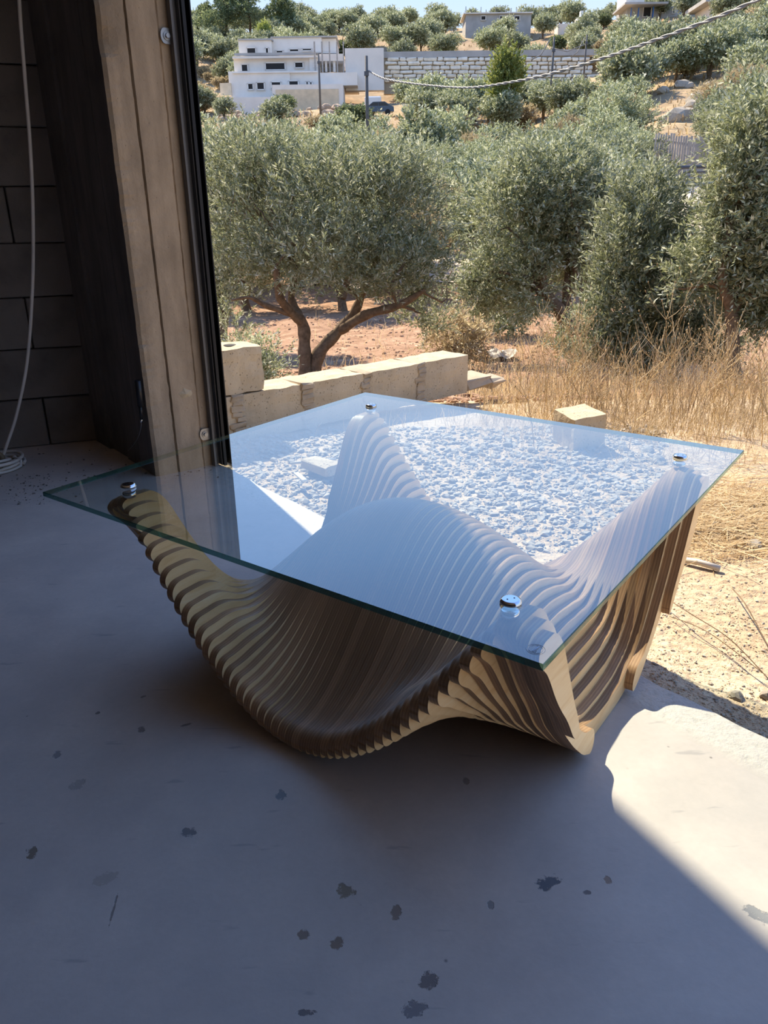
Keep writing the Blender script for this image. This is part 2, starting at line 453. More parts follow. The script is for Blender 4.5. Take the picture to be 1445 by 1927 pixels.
M = dict(
    floor=m_floor(), conc=m_concrete('board_formed_concrete', (0.44, 0.335, 0.225)), dark=m_concrete('shade_darkened_concrete', (0.20, 0.17, 0.15)),  # dark: the concrete again, with the shade of the unlit interior put into its colour
    wallblock=m_concrete('grey_wall_block', (0.22, 0.19, 0.165), streak=False, kind='Object'), ceil=m_concrete('grey_ceiling_concrete', (0.30, 0.28, 0.26), streak=False),
    block=m_block(), mortar=m_concrete('rough_mortar', (0.42, 0.34, 0.24), 2.0, False), earth=m_earth(),
    gf=m_glass_face(), gu=m_glass_under(), ge=m_glass_edge(), pf=m_ply_face(), pe=m_ply_edge(),
    chrome=m_simple('polished_chrome', (0.72, 0.73, 0.75), 0.12, 1.0, 0.03), steel=m_simple('galvanised_steel', (0.36, 0.36, 0.36), 0.45, 0.8, 0.1, 30),
    track=m_simple('grey_painted_track', (0.13, 0.125, 0.12), 0.55, 0.2, 0.1), black=m_simple('black_painted_metal', (0.006, 0.006, 0.007), 0.6, 0.0, 0.1),
    cable=m_simple('white_cable_sheath', (0.62, 0.56, 0.50), 0.5, 0, 0.08), rubber=m_simple('black_plastic', (0.012, 0.012, 0.014), 0.4),
    bark=m_simple('olive_bark', (0.16, 0.115, 0.075), 0.9, 0, 0.35, 20, 0.1, 0.5), straw=m_leaf('dry_straw', [(0, (0.34, 0.22, 0.10)), (0.5, (0.56, 0.41, 0.21)), (1, (0.78, 0.64, 0.39))], 0.3),
    stone=m_simple('pale_limestone_rubble', (0.38, 0.335, 0.27), 0.9, 0, 0.25, 14, 0.1, 0.6), rock=m_simple('brown_field_stone', (0.42, 0.32, 0.23), 0.9, 0, 0.3, 9, 0.1, 0.6),
    house=m_simple('cream_stone_cladding', (0.80, 0.73, 0.64), 0.85, 0, 0.06, 0.7), houseg=m_simple('bare_grey_concrete', (0.42, 0.40, 0.37), 0.9, 0, 0.15, 0.5),
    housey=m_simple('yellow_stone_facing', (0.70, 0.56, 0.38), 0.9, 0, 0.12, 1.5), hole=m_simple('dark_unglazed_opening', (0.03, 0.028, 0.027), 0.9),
    bluepaint=m_simple('blue_column_paint', (0.03, 0.14, 0.42), 0.6), wstone=m_simple('cream_wall_stone', (0.84, 0.76, 0.62), 0.9, 0, 0.15, 2),
    wgap=m_simple('dark_wall_joint', (0.36, 0.29, 0.20), 0.95), fence=m_simple('weathered_fence_timber', (0.42, 0.37, 0.32), 0.85, 0, 0.2, 6),  # wgap: darker brown backing that shows in the joints between wall stones
    rail=m_simple('dark_grey_rail', (0.10, 0.10, 0.11), 0.6), pole=m_simple('dark_wooden_pole', (0.13, 0.12, 0.11), 0.85), carb=m_simple('blue_grey_car_paint', (0.07, 0.10, 0.14), 0.3, 0.3),
    glassd=m_simple('dark_window_glass', (0.02, 0.025, 0.03), 0.15), tyre=m_simple('tyre_rubber', (0.02, 0.02, 0.02), 0.8), white=m_simple('white_enamel', (0.75, 0.75, 0.73), 0.4, 0, 0.05),
    orange=m_simple('orange_plastic_pipe', (0.72, 0.26, 0.12), 0.4), cloth=m_simple('dusty_grey_sheeting', (0.50, 0.44, 0.37), 0.9, 0, 0.2, 5), wood=m_simple('bleached_timber_offcut', (0.62, 0.56, 0.47), 0.8, 0, 0.15, 20),
    frost=m_simple('etched_glass_mark', (0.55, 0.68, 0.85), 0.5, 0, 0.1),
    twig=m_leaf('brown_dry_stalks', [(0, (0.20, 0.13, 0.07)), (0.5, (0.42, 0.30, 0.17)), (1, (0.68, 0.54, 0.34))], 0.2),
    olive=m_leaf('olive_leaves', [(0, (0.16, 0.18, 0.08)), (0.4, (0.28, 0.31, 0.16)), (0.75, (0.41, 0.435, 0.275)), (1, (0.64, 0.66, 0.52))]),
    olived=m_leaf('dark_evergreen_leaves', [(0, (0.07, 0.10, 0.045)), (0.6, (0.16, 0.20, 0.09)), (1, (0.30, 0.33, 0.17))]),
    oliveb=m_leaf('dusty_brown_green_leaves', [(0, (0.25, 0.18, 0.10)), (0.5, (0.42, 0.34, 0.19)), (1, (0.58, 0.50, 0.32))]),
    lime=m_leaf('yellow_green_leaves', [(0, (0.19, 0.24, 0.05)), (0.6, (0.34, 0.38, 0.09)), (1, (0.50, 0.50, 0.18))], 0.4),
)

# ------------------------------------------------------------------ setting: terrain
def zat(py, D): return CAMH + D * math.tan(math.atan((CY - py) / FPX) - math.radians(21.7292))
LEFT = [(22, 560), (33, 480), (42, 410), (52, 352), (65, 300), (80, 258), (100, 222), (115, 207), (125, 196), (140, 150), (165, 112), (190, 84), (215, 62), (235, 56)]
RIGHT = [(22, 500), (28, 410), (33, 365), (40, 318), (48, 262), (58, 212), (72, 160), (95, 108), (125, 72), (155, 48), (185, 36), (215, 32), (235, 34)]
NEAR = [(-6, -.06), (0.3, -.05), (3.2, -.045), (4.2, -.12), (6, -.5), (9, -1.05), (13, -1.35)]
def _prof(tab): 
    p = list(NEAR) + [(d, zat(y, d)) for d, y in tab]
    zl = p[-1][1]; p += [(300, zl - 6), (420, zl - 30)]
    return np.array(p)
PL, PR = _prof(LEFT), _prof(RIGHT)
def terrain(x, y):
    u = x / max(y, 4.0)
    k = min(1, max(0, (u - 0.16) / 0.20)); k = k * k * (3 - 2 * k)
    z = (1 - k) * np.interp(y, PL[:, 0], PL[:, 1]) + k * np.interp(y, PR[:, 0], PR[:, 1])
    a = 0.012 if y < 4 else min(1.0, 0.012 + (y - 4) * 0.012)
    s = 1.4 if y < 6 else (0.5 if y < 25 else 0.09)
    z += a * noise.noise(Vector((x * s, y * s, 3.1))) + 0.35 * a * noise.noise(Vector((x * s * 3.1, y * s * 3.1, 7.7)))
    if y < 8: z += 0.008 * noise.noise(Vector((x * 9, y * 9, 1.0)))
    return float(z)
def build_terrain():
    us = np.concatenate([np.linspace(-3.0, -0.75, 14)[:-1], np.linspace(-0.75, 0.75, 150), np.linspace(0.75, 3.0, 14)[1:]])
    ys = np.concatenate([np.linspace(-6, 0.6, 8), np.geomspace(0.65, 420, 210)])
    V = []; 
    for y in ys:
        w = max(y, 4.0)
        for u in us: V.append((u * w, y, terrain(u * w, y)))
    n = len(us); i = np.arange(len(ys) - 1)[:, None] * n + np.arange(n - 1)[None, :]
    i = i.ravel(); Q = np.stack([i, i + 1, i + n + 1, i + n], 1)
    o = link('ground', npmesh('ground', np.array(V), Q, M['earth'], smooth=True))
    tag(o, kind='structure')
build_terrain()

# ------------------------------------------------------------------ setting: garage shell
RA = 6.0; RB = -6.0                                   # room reaches along the front wall and inwards
KN = np.array([-1.225, 3.125])                        # inner corner where block wall meets the front wall
WD = np.array([-0.942, -0.336]); WN = np.array([0.336, -0.942])
def quad_slab(name, pts, z0, z1, m, kind='structure'):
    b = MB(); n = len(pts)
    b.add([(p[0], p[1], z0) for p in pts] + [(p[0], p[1], z1) for p in pts],
          [tuple(range(n - 1, -1, -1)), tuple(range(n, 2 * n))] + [(i, (i + 1) % n, n + (i + 1) % n, n + i) for i in range(n)])
    return tag(b.build(name, m), kind=kind)
wl_end = KN + WD * 5.0
A = G(-0.62, 0.20); B = G(RA, 0.20); Cc = G(RA, RB); Dd = (wl_end[0] - 0.5, wl_end[1] - 4.0, 0)
# floor slab with a slightly wavy broken outer edge
fb = MB(); edge = []
for i in range(121):
    a = -0.62 + (RA + 0.62) * i / 120
    w = 0.245 + 0.012 * noise.noise(Vector((a * 4, 0, 0))) + 0.006 * noise.noise(Vector((a * 17, 2, 0)))
    edge.append(G(a, w))
poly = [(p[0], p[1]) for p in edge] + [G(RA, RB)[:2], (Dd[0], Dd[1]), (float(wl_end[0]) - .1, float(wl_end[1]) + .1), (float(KN[0]) - .3, float(KN[1]) + .3)]
n = len(poly)
fb.add([(p[0], p[1], 0) for p in poly] + [(p[0], p[1], -0.14) for p in poly],
       [tuple(range(n - 1, -1, -1))] + [(i, (i + 1) % n, n + (i + 1) % n, n + i) for i in range(n)])
floor = tag(fb.build('floor', M['floor']), kind='structure')
bm_fix = floor.data; bm_fix.flip_normals() if bm_fix.polygons[0].normal.z < 0 else None
HC = 3.1
quad_slab('ceiling', [G(-0.62, 0.25), G(RA, 0.25), Cc, (Dd[0], Dd[1]), tuple(wl_end + np.array([-.1, .1])), tuple(KN + np.array([-.3, .3]))], HC, HC + 0.2, M['ceil'])
def wall_run(name, p, q, t, z0, z1, m):
    p = np.array(p[:2]); q = np.array(q[:2]); d = (q - p) / np.linalg.norm(q - p); nn = np.array([-d[1], d[0]]) * t
    return quad_slab(name, [tuple(p), tuple(q), tuple(q + nn), tuple(p + nn)], z0, z1, m)
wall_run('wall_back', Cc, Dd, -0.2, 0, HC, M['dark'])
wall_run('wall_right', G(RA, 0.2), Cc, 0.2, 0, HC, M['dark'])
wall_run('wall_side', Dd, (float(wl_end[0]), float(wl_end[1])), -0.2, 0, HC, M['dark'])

# front wall: board-formed concrete pillar with grooves and a chipped arris, lintel above the opening
wf = tag(empty('wall_front', G(0, 0)), kind='structure')
def front_pillar():
    # cross-section (a, b): inner face from the corner, arris, reveal with three board prints, rebate
    sec = [(-0.66, 0.0, 0), (-0.47, 0.0, 0), (-0.465, 0.010, 1), (-0.455, 0.012, 0), (-0.30, 0.012, 0), (-0.297, 0.022, 1), (-0.285, 0.004, 0), (-0.16, 0.004, 0), (-0.157, 0.014, 1), (-0.150, 0.002, 0), (-0.05, 0.002, 0),
           (-0.010, 0.000, 2), (-0.001, 0.012, 2), (0.0, 0.030, 3), (-0.001, 0.055, 0), (0.000, 0.083, 0), (-0.008, 0.087, 1), (0.003, 0.091, 0), (0.003, 0.13, 0), (0.003, 0.186, 0), (-0.006, 0.190, 1), (-0.001, 0.194, 0), (-0.001, 0.252, 0), (-0.66, 0.252, 0)]
    zs = np.linspace(0, HC, 260); V = []; F = []
    inv = wf.matrix_world
    for z in zs:
        chip = max(0, noise.noise(Vector((0, 0, z * 9))) - 0.05) * 0.030 + abs(noise.noise(Vector((5, 0, z * 47)))) * 0.007
        for a, b, k in sec:
            j1 = noise.noise(Vector((a * 30, b * 30, z * 35))) * (0.004 if k == 1 else 0.0012)
            j2 = noise.noise(Vector((a * 30 + 9, b * 30, z * 28))) * (0.004 if k == 1 else 0.0008)
            aa, bb = a + j1, b + j2
            if k == 2: aa -= chip * 0.8; bb += chip * 0.1
            if k == 3: aa -= chip * 0.45
            p = G(aa, bb, z); V.append((p[0] - wf.location.x, p[1] - wf.location.y, z))
    n = len(sec)
    for i in range(len(zs) - 1):
        for k in range(n):
            k2 = (k + 1) % n; F.append((i * n + k, i * n + k2, (i + 1) * n + k2, (i + 1) * n + k))
    me = npmesh('pillar', np.array(V), np.array(F), [M['dark'], M['conc']], np.array([1 if 11 <= (i % n) else 0 for i in range(len(F))]))  # inner face takes the colour with shade painted in, reveal the plain concrete
    o = link('pillar', me, wf)
    return o
front_pillar()
lb = MB()
c_ = G(RA / 2 - 0.3, 0.13); lb.box((c_[0] - wf.location.x, c_[1] - wf.location.y, 2.95), (RA + 0.6, 0.26, 0.3), GROT)
lb.build('lintel', M['dark'], wf)
lb = MB(); c_ = G(RA - 0.2, 0.13); lb.box((c_[0] - wf.location.x, c_[1] - wf.location.y, 1.4), (0.4, 0.26, 2.8), GROT)
lb.build('end_pillar', M['dark'], wf)

# left wall of hollow blocks with open joints
wlft = tag(empty('wall_left', (float(KN[0]), float(KN[1]), 0), math.atan2(WD[1], WD[0])), kind='structure')
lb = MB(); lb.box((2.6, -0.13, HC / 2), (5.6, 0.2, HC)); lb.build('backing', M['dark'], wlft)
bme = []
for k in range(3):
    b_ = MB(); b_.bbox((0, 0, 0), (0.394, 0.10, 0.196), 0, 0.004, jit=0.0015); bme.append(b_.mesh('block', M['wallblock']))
b_ = MB(); b_.bbox((0, 0, 0), (0.194, 0.10, 0.196), 0, 0.004, jit=0.0015); bhalf = b_.mesh('half_block', M['wallblock'])
for r in range(15):
    off = 0.0 if r % 2 else 0.2
    x = 0.0
    if off: link('block', bhalf, wlft, (0.1, -0.05 + .002 * random.random(), 0.1 + r * 0.2)); x = 0.2
    while x < 2.4:
        link('block', bme[random.randrange(3)], wlft, (x + 0.2, -0.05 + 0.004 * random.random(), 0.1 + r * 0.2)); x += 0.4

# roller-shutter track standing against the pillar, its black outer channel, two bolted brackets
tr = empty('shutter_track', G(0.0, 0.24))
def loc(p): return (p[0] - tr.location.x, p[1] - tr.location.y, p[2])
def gbox(mb, a0, a1, b0, b1, z0, z1, m=0):
    vs = [loc(G(a, b, z)) for a in (a0, a1) for b in (b0, b1) for z in (z0, z1)]
    mb.add(vs, [(0, 1, 3, 2), (4, 6, 7, 5), (0, 4, 5, 1), (2, 3, 7, 6), (0, 2, 6, 4), (1, 5, 7, 3)], m)
b_ = MB(); gbox(b_, 0.004, 0.030, 0.222, 0.226, 0, 2.8); gbox(b_, 0.004, 0.008, 0.226, 0.252, 0, 2.8); gbox(b_, 0.012, 0.030, 0.2265, 0.229, 0, 2.8)
gbox(b_, 0.008, 0.032, 0.250, 0.253, 0, 2.8); b_.build('inner_channel', M['track'], tr)
b_ = MB(); gbox(b_, 0.004, 0.044, 0.254, 0.259, 0, 2.8); gbox(b_, 0.004, 0.008, 0.259, 0.284, 0, 2.8); gbox(b_, 0.004, 0.044, 0.281, 0.285, 0, 2.8)
gbox(b_, 0.040, 0.044, 0.259, 0.265, 0, 2.8); b_.build('outer_channel', M['black'], tr)
for (px, py) in ((312, 68), (384, 817)):
    q = onplane(px, py, G(0.004, 0.1), (GE1[0], GE1[1], 0)); bb = float((q[:2] - P0) @ GE2); z = q[2]
    b_ = MB()
    pts = []
    for k in range(7):
        w = math.pi / 2 + math.pi * k / 6; pts.append((bb - 0.006 + 0.022 * math.cos(w) * 0.6, z + 0.022 * math.sin(w)))
    pts = pts + [(0.226, z - 0.022), (0.226, z + 0.022)]
    n = len(pts)
    b_.add([loc(G(0.004, p[0], p[1])) for p in pts] + [loc(G(0.009, p[0], p[1])) for p in pts],
           [tuple(range(n)), tuple(range(2 * n - 1, n - 1, -1))] + [(i, n + i, n + (i + 1) % n, (i + 1) % n) for i in range(n)])
    br = b_.build('bracket', M['steel'], tr)
    b_ = MB()
    for r0, d in ((0.013, 0.012), (0.0075, 0.018)):
        vs = []
        for dd in (0.009, d):
            for k in range(12 if r0 > .01 else 6):
                w = 2 * math.pi * k / (12 if r0 > .01 else 6); vs.append(loc(G(dd, bb + 0.002 + r0 * math.cos(w), z + r0 * math.sin(w))))
        n = len(vs) // 2
        b_.add(vs, [tuple(range(n, 2 * n))] + [(i, (i + 1) % n, n + (i + 1) % n, n + i) for i in range(n)])
    b_.build('bolt', M['steel'], br)
tag(tr, 'grey and black steel shutter track fixed up the concrete pillar beside the opening', 'shutter track')

# plaster smear on the pillar
b_ = MB(); vs = []; ctr = onplane(349, 741, G(0.004, 0.1), (GE1[0], GE1[1], 0)); bb = float((ctr[:2] - P0) @ GE2)
for k in range(14):
    w = 2 * math.pi * k / 14; r = 0.012 + 0.009 * random.random() + 0.008 * abs(math.cos(w))
    vs.append(G(0.0035, bb + r * math.cos(w), ctr[2] + 0.75 * r * math.sin(w) + (0.006 if math.sin(w) > .8 else 0)))
vs.append(G(0.010, bb, ctr[2]))
vs = [(p[0] - wf.location.x, p[1] - wf.location.y, p[2]) for p in vs]
b_.add(vs, [(k, (k + 1) % 14, 14) for k in range(14)]); b_.build('plaster_smear', M['block'], wf)

# gas strut with a wire tail hanging on the dark inner face
def inner(px, py, b=-0.02): return onplane(px, py, G(0, b), (GE2[0], GE2[1], 0))
gs = empty('hanging_strut', tuple(inner(266, 793)))
def lo(o, P): return [(p[0] - o.location.x, p[1] - o.location.y, p[2] - o.location.z) for p in P]
b_ = MB(); b_.tube(lo(gs, [inner(259, 716), inner(264, 764)]), 0.011, 12); b_.tube(lo(gs, [inner(264, 764), inner(266, 789)]), 0.006, 10); b_.build('sleeve', M['rubber'], gs)
b_ = MB(); b_.tube(lo(gs, [inner(266, 788), inner(266, 796)]), [0.004, 0.0045], 10); b_.build('ferrule', M['chrome'], gs)
b_ = MB(); b_.tube(lo(gs, [inner(*q) for q in ((266, 796), (265, 806), (262, 818), (257, 829), (250, 839), (241, 848))]), 0.0011, 5); b_.build('wire_tail', M['steel'], gs)
tag(gs, 'black cable sleeve with a thin wire tail hanging on the dark face of the pillar', 'cable end')

# white cable: hangs down the left wall and ends in a loose coil on the floor
def spline(P, n=10):
    P = [Vector(p) for p in P]; out = []
    for i in range(len(P) - 1):
        a, b, c, d = P[max(i - 1, 0)], P[i], P[i + 1], P[min(i + 2, len(P) - 1)]
        for k in range(n):
            t = k / n
            out.append(0.5 * ((2 * b) + (c - a) * t + (2 * a - 5 * b + 4 * c - d) * t * t + (3 * b - a - 3 * c + d) * t ** 3))
    out.append(P[-1]); return out
cb = empty('hanging_cable', (-1.48, 2.74, 0))
pts = [at(28, -400, 2.84), at(31, -150, 2.84), at(36, 0, 2.84), at(47, 150, 2.83), at(57, 280, 2.83), at(62, 410, 2.83), at(61, 540, 2.83), at(51, 680, 2.82), at(31, 780, 2.81), at(14, 833, 2.79), at(6, 856, 2.78)]
pts[-1][2] = max(pts[-1][2], 0.03)
b_ = MB(); b_.tube(lo(cb, spline(pts, 8)), 0.0062, 10); b_.build('hanging_length', M['cable'], cb)
c0 = gnd(-14, 884)
path = []
for k in range(5 * 26):
    w = 2 * math.pi * k / 26; lap = k // 26
    r = 0.092 + 0.016 * math.sin(lap * 2.3 + 1) + 0.012 * math.sin(w * 2 + lap * 1.7)
    path.append((c0[0] + 0.012 * math.sin(lap * 3) + r * 1.02 * math.cos(w + 0.3), c0[1] + 0.010 * math.cos(lap * 2.1) + r * math.sin(w + 0.3),
                 0.0075 + 0.011 * lap * (0.75 + 0.25 * math.sin(w + lap)) + 0.004 * (1 + math.sin(w * 2 + lap * 2))))
b_ = MB(); b_.tube(lo(cb, path), 0.0062, 8); b_.build('coil', M['cable'], cb)
b_ = MB(); b_.tube(lo(cb, [(c0[0] + .02 + .03 * math.cos(w), c0[1] - 0.01 + 0.008 * math.sin(w * 3), 0.04 + 0.03 * math.sin(w)) for w in np.linspace(0, 6.28, 16)]), 0.011, 8)
b_.build('tape_wrap', m_simple('dirty_brown_tape', (0.16, 0.12, 0.07), 0.6), cb)
tag(cb, 'white electric cable hanging down the block wall and coiled on the floor', 'cable')

# ------------------------------------------------------------------ coffee table
TX, TY = 0.05779, 1.42603
UU = np.array([0.58669, 0.80981]); VV = np.array([0.80981, -0.58669])
table = empty('coffee_table', (TX, TY, 0), math.atan2(UU[1], UU[0]))
tag(table, 'square glass-topped coffee table on a wavy base of stacked plywood slats', 'coffee table')
def sm(tab, x):
    xs, ys = zip(*tab); g = np.linspace(xs[0], xs[-1], 400); v = np.interp(g, xs, ys)
    k = np.ones(25) / 25; vp = np.concatenate([v[1:13][::-1], v, 2 * v[-1] - v[-13:-1][::-1]]); vs = np.convolve(vp, k, 'valid')
    return np.interp(x, g, vs)
U1 = [(0, .040), (.07, .045), (.137, .070), (.17, .103), (.195, .143), (.235, .212), (.257, .262), (.29, .337), (.31, .376), (.335, .399), (.365, .408), (.41, .408)]
L1 = [(0, .0), (.06, .0), (.11, .007), (.15, .031), (.20, .082), (.25, .142), (.285, .202), (.32, .249), (.345, .289), (.367, .331), (.388, .362), (.41, .375)]
PITCH = 0.0167; EDGE = 0.409
def slat_outline(tf, s):
    tt = abs(tf - 0.006); a = np.abs(s)
    g = (min(tt, .405) / .405) ** 2
    if tt > .412: g -= 1.9 * (tt - .412)
    u0 = 0.052 + 0.298 * (1 + np.cos(np.pi * np.minimum(a, .39) / .39)) / 2
    l0 = sm([(0, .012), (.10, .020), (.16, .036), (.22, .058), (.27, .066), (.32, .050), (.36, .022), (.41, .0)], a)
    ins = max(0.0, tt - .412) / .05 * .036
    we = np.clip((a - .25) / .10, 0, 1); we = we * we * (3 - 2 * we)
    gu = g + .28 * g * (1 - g) * we
    gl = g + (min(1.0, g * 1.08 + .01) - g) * we * min(1.0, tt / .15) if tt <= .405 else g
    u = (1 - gu) * u0 + gu * sm(U1, np.maximum(a - ins, 0)); l = (1 - gl) * l0 + gl * sm(L1, a)
    u = np.minimum(u, 0.4005 - max(0.0, tt - .412) * .5)
    return u, np.maximum(np.minimum(l, u - (0.02 if tt < .43 else 0.004)), 0.0005)
def slat_mesh(tf, s0, s1, r0, r1, n=84):
    s = s0 + (s1 - s0) * 0.5 * (1 - np.cos(np.pi * np.linspace(0, 1, n)))
    u, l = slat_outline(tf, s)
    f = np.ones(n)
    for (e, r, sg) in ((s0, r0, -1), (s1, r1, 1)):
        if r <= 0: continue
        k = np.clip(((s - e) * sg + r) / r, 0, 1); f = np.minimum(f, np.sqrt(np.maximum(0, 1 - k ** 2.3)))
    m_ = (u + l) / 2; h = (u - l) / 2 * f
    u, l = m_ + h, m_ - h
    top = [(a, b) for a, b in zip(s, u)]; bot = [(a, b) for a, b in zip(s, l)]
    T = PITCH / 2 - 0.00012; V = []; F = []; MI = []; SM = []
    for y in (-T, T):
        b0 = len(V)
        for p in top: V.append((p[0], y, p[1]))
        for p in bot: V.append((p[0], y, p[1]))
        for i in range(n - 1):
            q = (b0 + i, b0 + i + 1, b0 + n + i + 1, b0 + n + i)
            F.append(q if y > 0 else q[::-1]); MI.append(0); SM.append(False)
    ring = top + bot[::-1]; b0 = len(V); nr = len(ring)
    for y in (-T, T):
        for p in ring: V.append((p[0], y, p[1]))
    for i in range(nr):
        j = (i + 1) % nr
        F.append((b0 + i, b0 + j, b0 + nr + j, b0 + nr + i)); MI.append(1); SM.append(True)
    me = bpy.data.meshes.new('slat'); me.from_pydata(V, [], F); me.materials.append(M['pf']); me.materials.append(M['pe'])
    me.polygons.foreach_set('material_index', MI); me.polygons.foreach_set('use_smooth', SM); me.update(); me.validate(); return me
for i in range(-2, 52):
    tf = -0.390 + PITCH * i; tc = tf - PITCH / 2
    E_ = EDGE
    if i in (-2, 51): spans = [(-E_, -0.228, .022, .035), (0.235, E_, .012, .022)]
    elif i in (-1, 50): spans = [(-E_, -0.10, .022, .02), (0.10, E_, .02, .022)]
    else: spans = [(-E_, E_, .026, .026)]
    for a, b, ra, rb in spans:
        link('slat', slat_mesh(tc, a, b, ra, rb), table, (0, -tc, 0))
# glass: corners from the photograph, 10 mm thick, green edge
gz1, gz0 = 0.420, 0.4105
hu, hv = 0.4961, 0.5039
def glass_top():
    V = []; F = []; MI = []; bev = 0.0012
    ins = [(-hu, -hv), (hu, -hv), (hu, hv), (-hu, hv)]
    for (z, d) in ((gz0, bev), (gz0 + bev, 0), (gz1 - bev, 0), (gz1, bev)):
        for x, y in ins: V.append((x - math.copysign(d, x), y - math.copysign(d, y), z))
    F.append((3, 2, 1, 0)); MI.append(1); F.append((12, 13, 14, 15)); MI.append(0)
    for l_ in range(3):
        for k in range(4):
            k2 = (k + 1) % 4; F.append((l_ * 4 + k, l_ * 4 + k2, l_ * 4 + 4 + k2, l_ * 4 + 4 + k)); MI.append(2)
    me = bpy.data.meshes.new('glass_top'); me.from_pydata(V, [], F)
    for q in ('gf', 'gu', 'ge'): me.materials.append(M[q])
    me.polygons.foreach_set('material_index', MI); me.update(); return link('glass_top', me, table)
glass = glass_top()
def tl(px, py, z): # photo point on a height, in the table's own frame
    g = gnd(px, py, z)[:2] - np.array([TX, TY]); return float(g @ UU), float(-(g @ VV))
b_ = MB()
gx, gy = tl(1008, 1222, gz1)
for r in (0.011, 0.0085):
    ring = [(gx + r * math.cos(w), gy + r * math.sin(w), gz1 + 0.0002) for w in np.linspace(0, 2 * math.pi, 25)]
    b_.tube(ring, 0.00025, 4, cap=False)
for k in range(5): b_.box((gx + (k - 2) * 0.0026, gy, gz1 + 0.0003), (0.0012, 0.005, 0.0004), 0.3 * k)
b_.build('etched_mark', M['frost'], glass)
b_ = MB()
b_.lathe([(0.0105, 0.4004), (0.0125, 0.4015), (0.0125, 0.4095), (0.0110, 0.4104)], n=28)
under = b_.mesh('lower_disc', M['chrome'])
b_ = MB()
b_.lathe([(0.0130, 0.4202), (0.0145, 0.4212), (0.0145, 0.4232), (0.0125, 0.4262), (0.0105, 0.4268)], n=28)
topd = b_.mesh('fixing_disc', M['chrome'])
b_ = MB()
for k in (-1, 1): b_.lathe([(0.0012, 0.4269), (0.0012, 0.42705)], (k * 0.005, 0, 0), n=8)
hol = b_.mesh('key_hole', M['rubber'])
for (px, py) in ((241, 913), (698, 762), (1280, 858), (961, 1130)):
    x, y = tl(px, py, 0.424)
    d = link('fixing_disc', topd, table, (x, y, 0), (0, 0, random.random() * 3)); d['label'] = 'chrome fixing disc'
    link('key_hole', hol, d); link('lower_disc', under, table, (x, y, 0))

# ------------------------------------------------------------------ low block wall and loose block outside
def bmblock(w, d, h, jit=0.003, b=0.004, nx=10, nz=6):
    """a concrete block as a lumpy grid box with worn arrises"""
    V = []; F = []
    sx = random.random() * 50
    def add_face(o, du, dv, nu, nv):
        b0 = len(V)
        for i in range(nu + 1):
            for j in range(nv + 1):
                p = Vector(o) + Vector(du) * (i / nu) + Vector(dv) * (j / nv)
                e = Vector((max(0, abs(p.x) - (w / 2 - b)), max(0, abs(p.y) - (d / 2 - b)), max(0, abs(p.z) - (h / 2 - b))))
                q = p - Vector((math.copysign(e.x, p.x), math.copysign(e.y, p.y), math.copysign(e.z, p.z))) * 0.35
                nz_ = Vector((noise.noise(p * 18 + Vector((sx, 0, 0))), noise.noise(p * 18 + Vector((0, sx, 0))), noise.noise(p * 18 + Vector((0, 0, sx)))))
                V.append(tuple(q + nz_ * jit))
        for i in range(nu):
            for j in range(nv):
                a = b0 + i * (nv + 1) + j; F.append((a, a + nv + 1, a + nv + 2, a + 1))
    W, D, Hh = w / 2, d / 2, h / 2
    add_face((-W, -D, -Hh), (w, 0, 0), (0, 0, h), nx, nz); add_face((W, D, -Hh), (-w, 0, 0), (0, 0, h), nx, nz)
    add_face((-W, -D, Hh), (w, 0, 0), (0, d, 0), nx, nz); add_face((-W, D, -Hh), (w, 0, 0), (0, -d, 0), nx, nz)
    add_face((-W, D, -Hh), (0, -d, 0), (0, 0, h), nz, nz); add_face((W, -D, -Hh), (0, d, 0), (0, 0, h), nz, nz)
    return V, F
def block_obj(name, c, dims, rz, mat, parent=None, jit=0.003, rot=None):
    V, F = bmblock(*dims, jit=jit); b = MB(); b.add(V, F, 0, False)
    o = b.build(name, mat, parent); o.location = c; o.rotation_euler = rot if rot else (0, 0, rz); return o
BW = math.atan2(GE2[1], GE2[0])
bs = np.array(at(404, 752, 3.0)[:2]) ; be = np.array(at(884, 666, 3.93)[:2])
zt = 0.155
bs = gnd(404, 751, zt)[:2]; be = gnd(884, 667, zt)[:2]
bd_ = (be - bs) / np.linalg.norm(be - bs); bn_ = np.array([-bd_[1], bd_[0]]); BL = float(np.linalg.norm(be - bs))
BW = math.atan2(bd_[1], bd_[0])
lw = empty('low_block_wall', (float(bs[0]), float(bs[1]), 0), BW)
def along(px, py): return float((gnd(px, py, zt)[:2] - bs) @ bd_)
cuts = [along(*q) for q in ((404, 751), (445, 743), (572, 719), (688, 701), (792, 683), (884, 667))]
TH = 0.20
for k in range(5):
    a, b = cuts[k], cuts[k + 1]
    block_obj('block', ((a + b) / 2, TH / 2, 0.045 + 0.003 * random.random()), ((b - a) - 0.022, TH, 0.215), 0, M['block'], lw, 0.006, (0.01 * random.uniform(-1, 1), 0.01 * random.uniform(-1, 1), 0))
    if k < 4:
        b_ = MB(); 
        for j in range(9):
            b_.bbox((b + random.uniform(-.012, .012), TH / 2 - 0.003, -0.055 + j * 0.0245), (0.05 + random.uniform(0, .03), TH + random.uniform(0, .012), 0.03), 0, 0.006, jit=0.005)
        b_.build('mortar_joint', M['mortar'], lw)
a = (cuts[0] + cuts[1]) / 2
xu = along(495, 733) - 0.01
ub = block_obj('block', ((xu - 0.12 + 0.03 - 0.05), TH / 2, 0.2565), (0.30, TH - 0.01, 0.198), 0, M['block'], lw, 0.007); ub['label'] = 'single raised block of a second course'
b_ = MB()
for cx in (-0.07, 0.045): b_.lathe([(0.028, 0.0), (0.028, 0.003)], (cx + xu - 0.14, TH / 2, 0.3545), n=16)
b_.build('core_hole', M['hole'], lw)
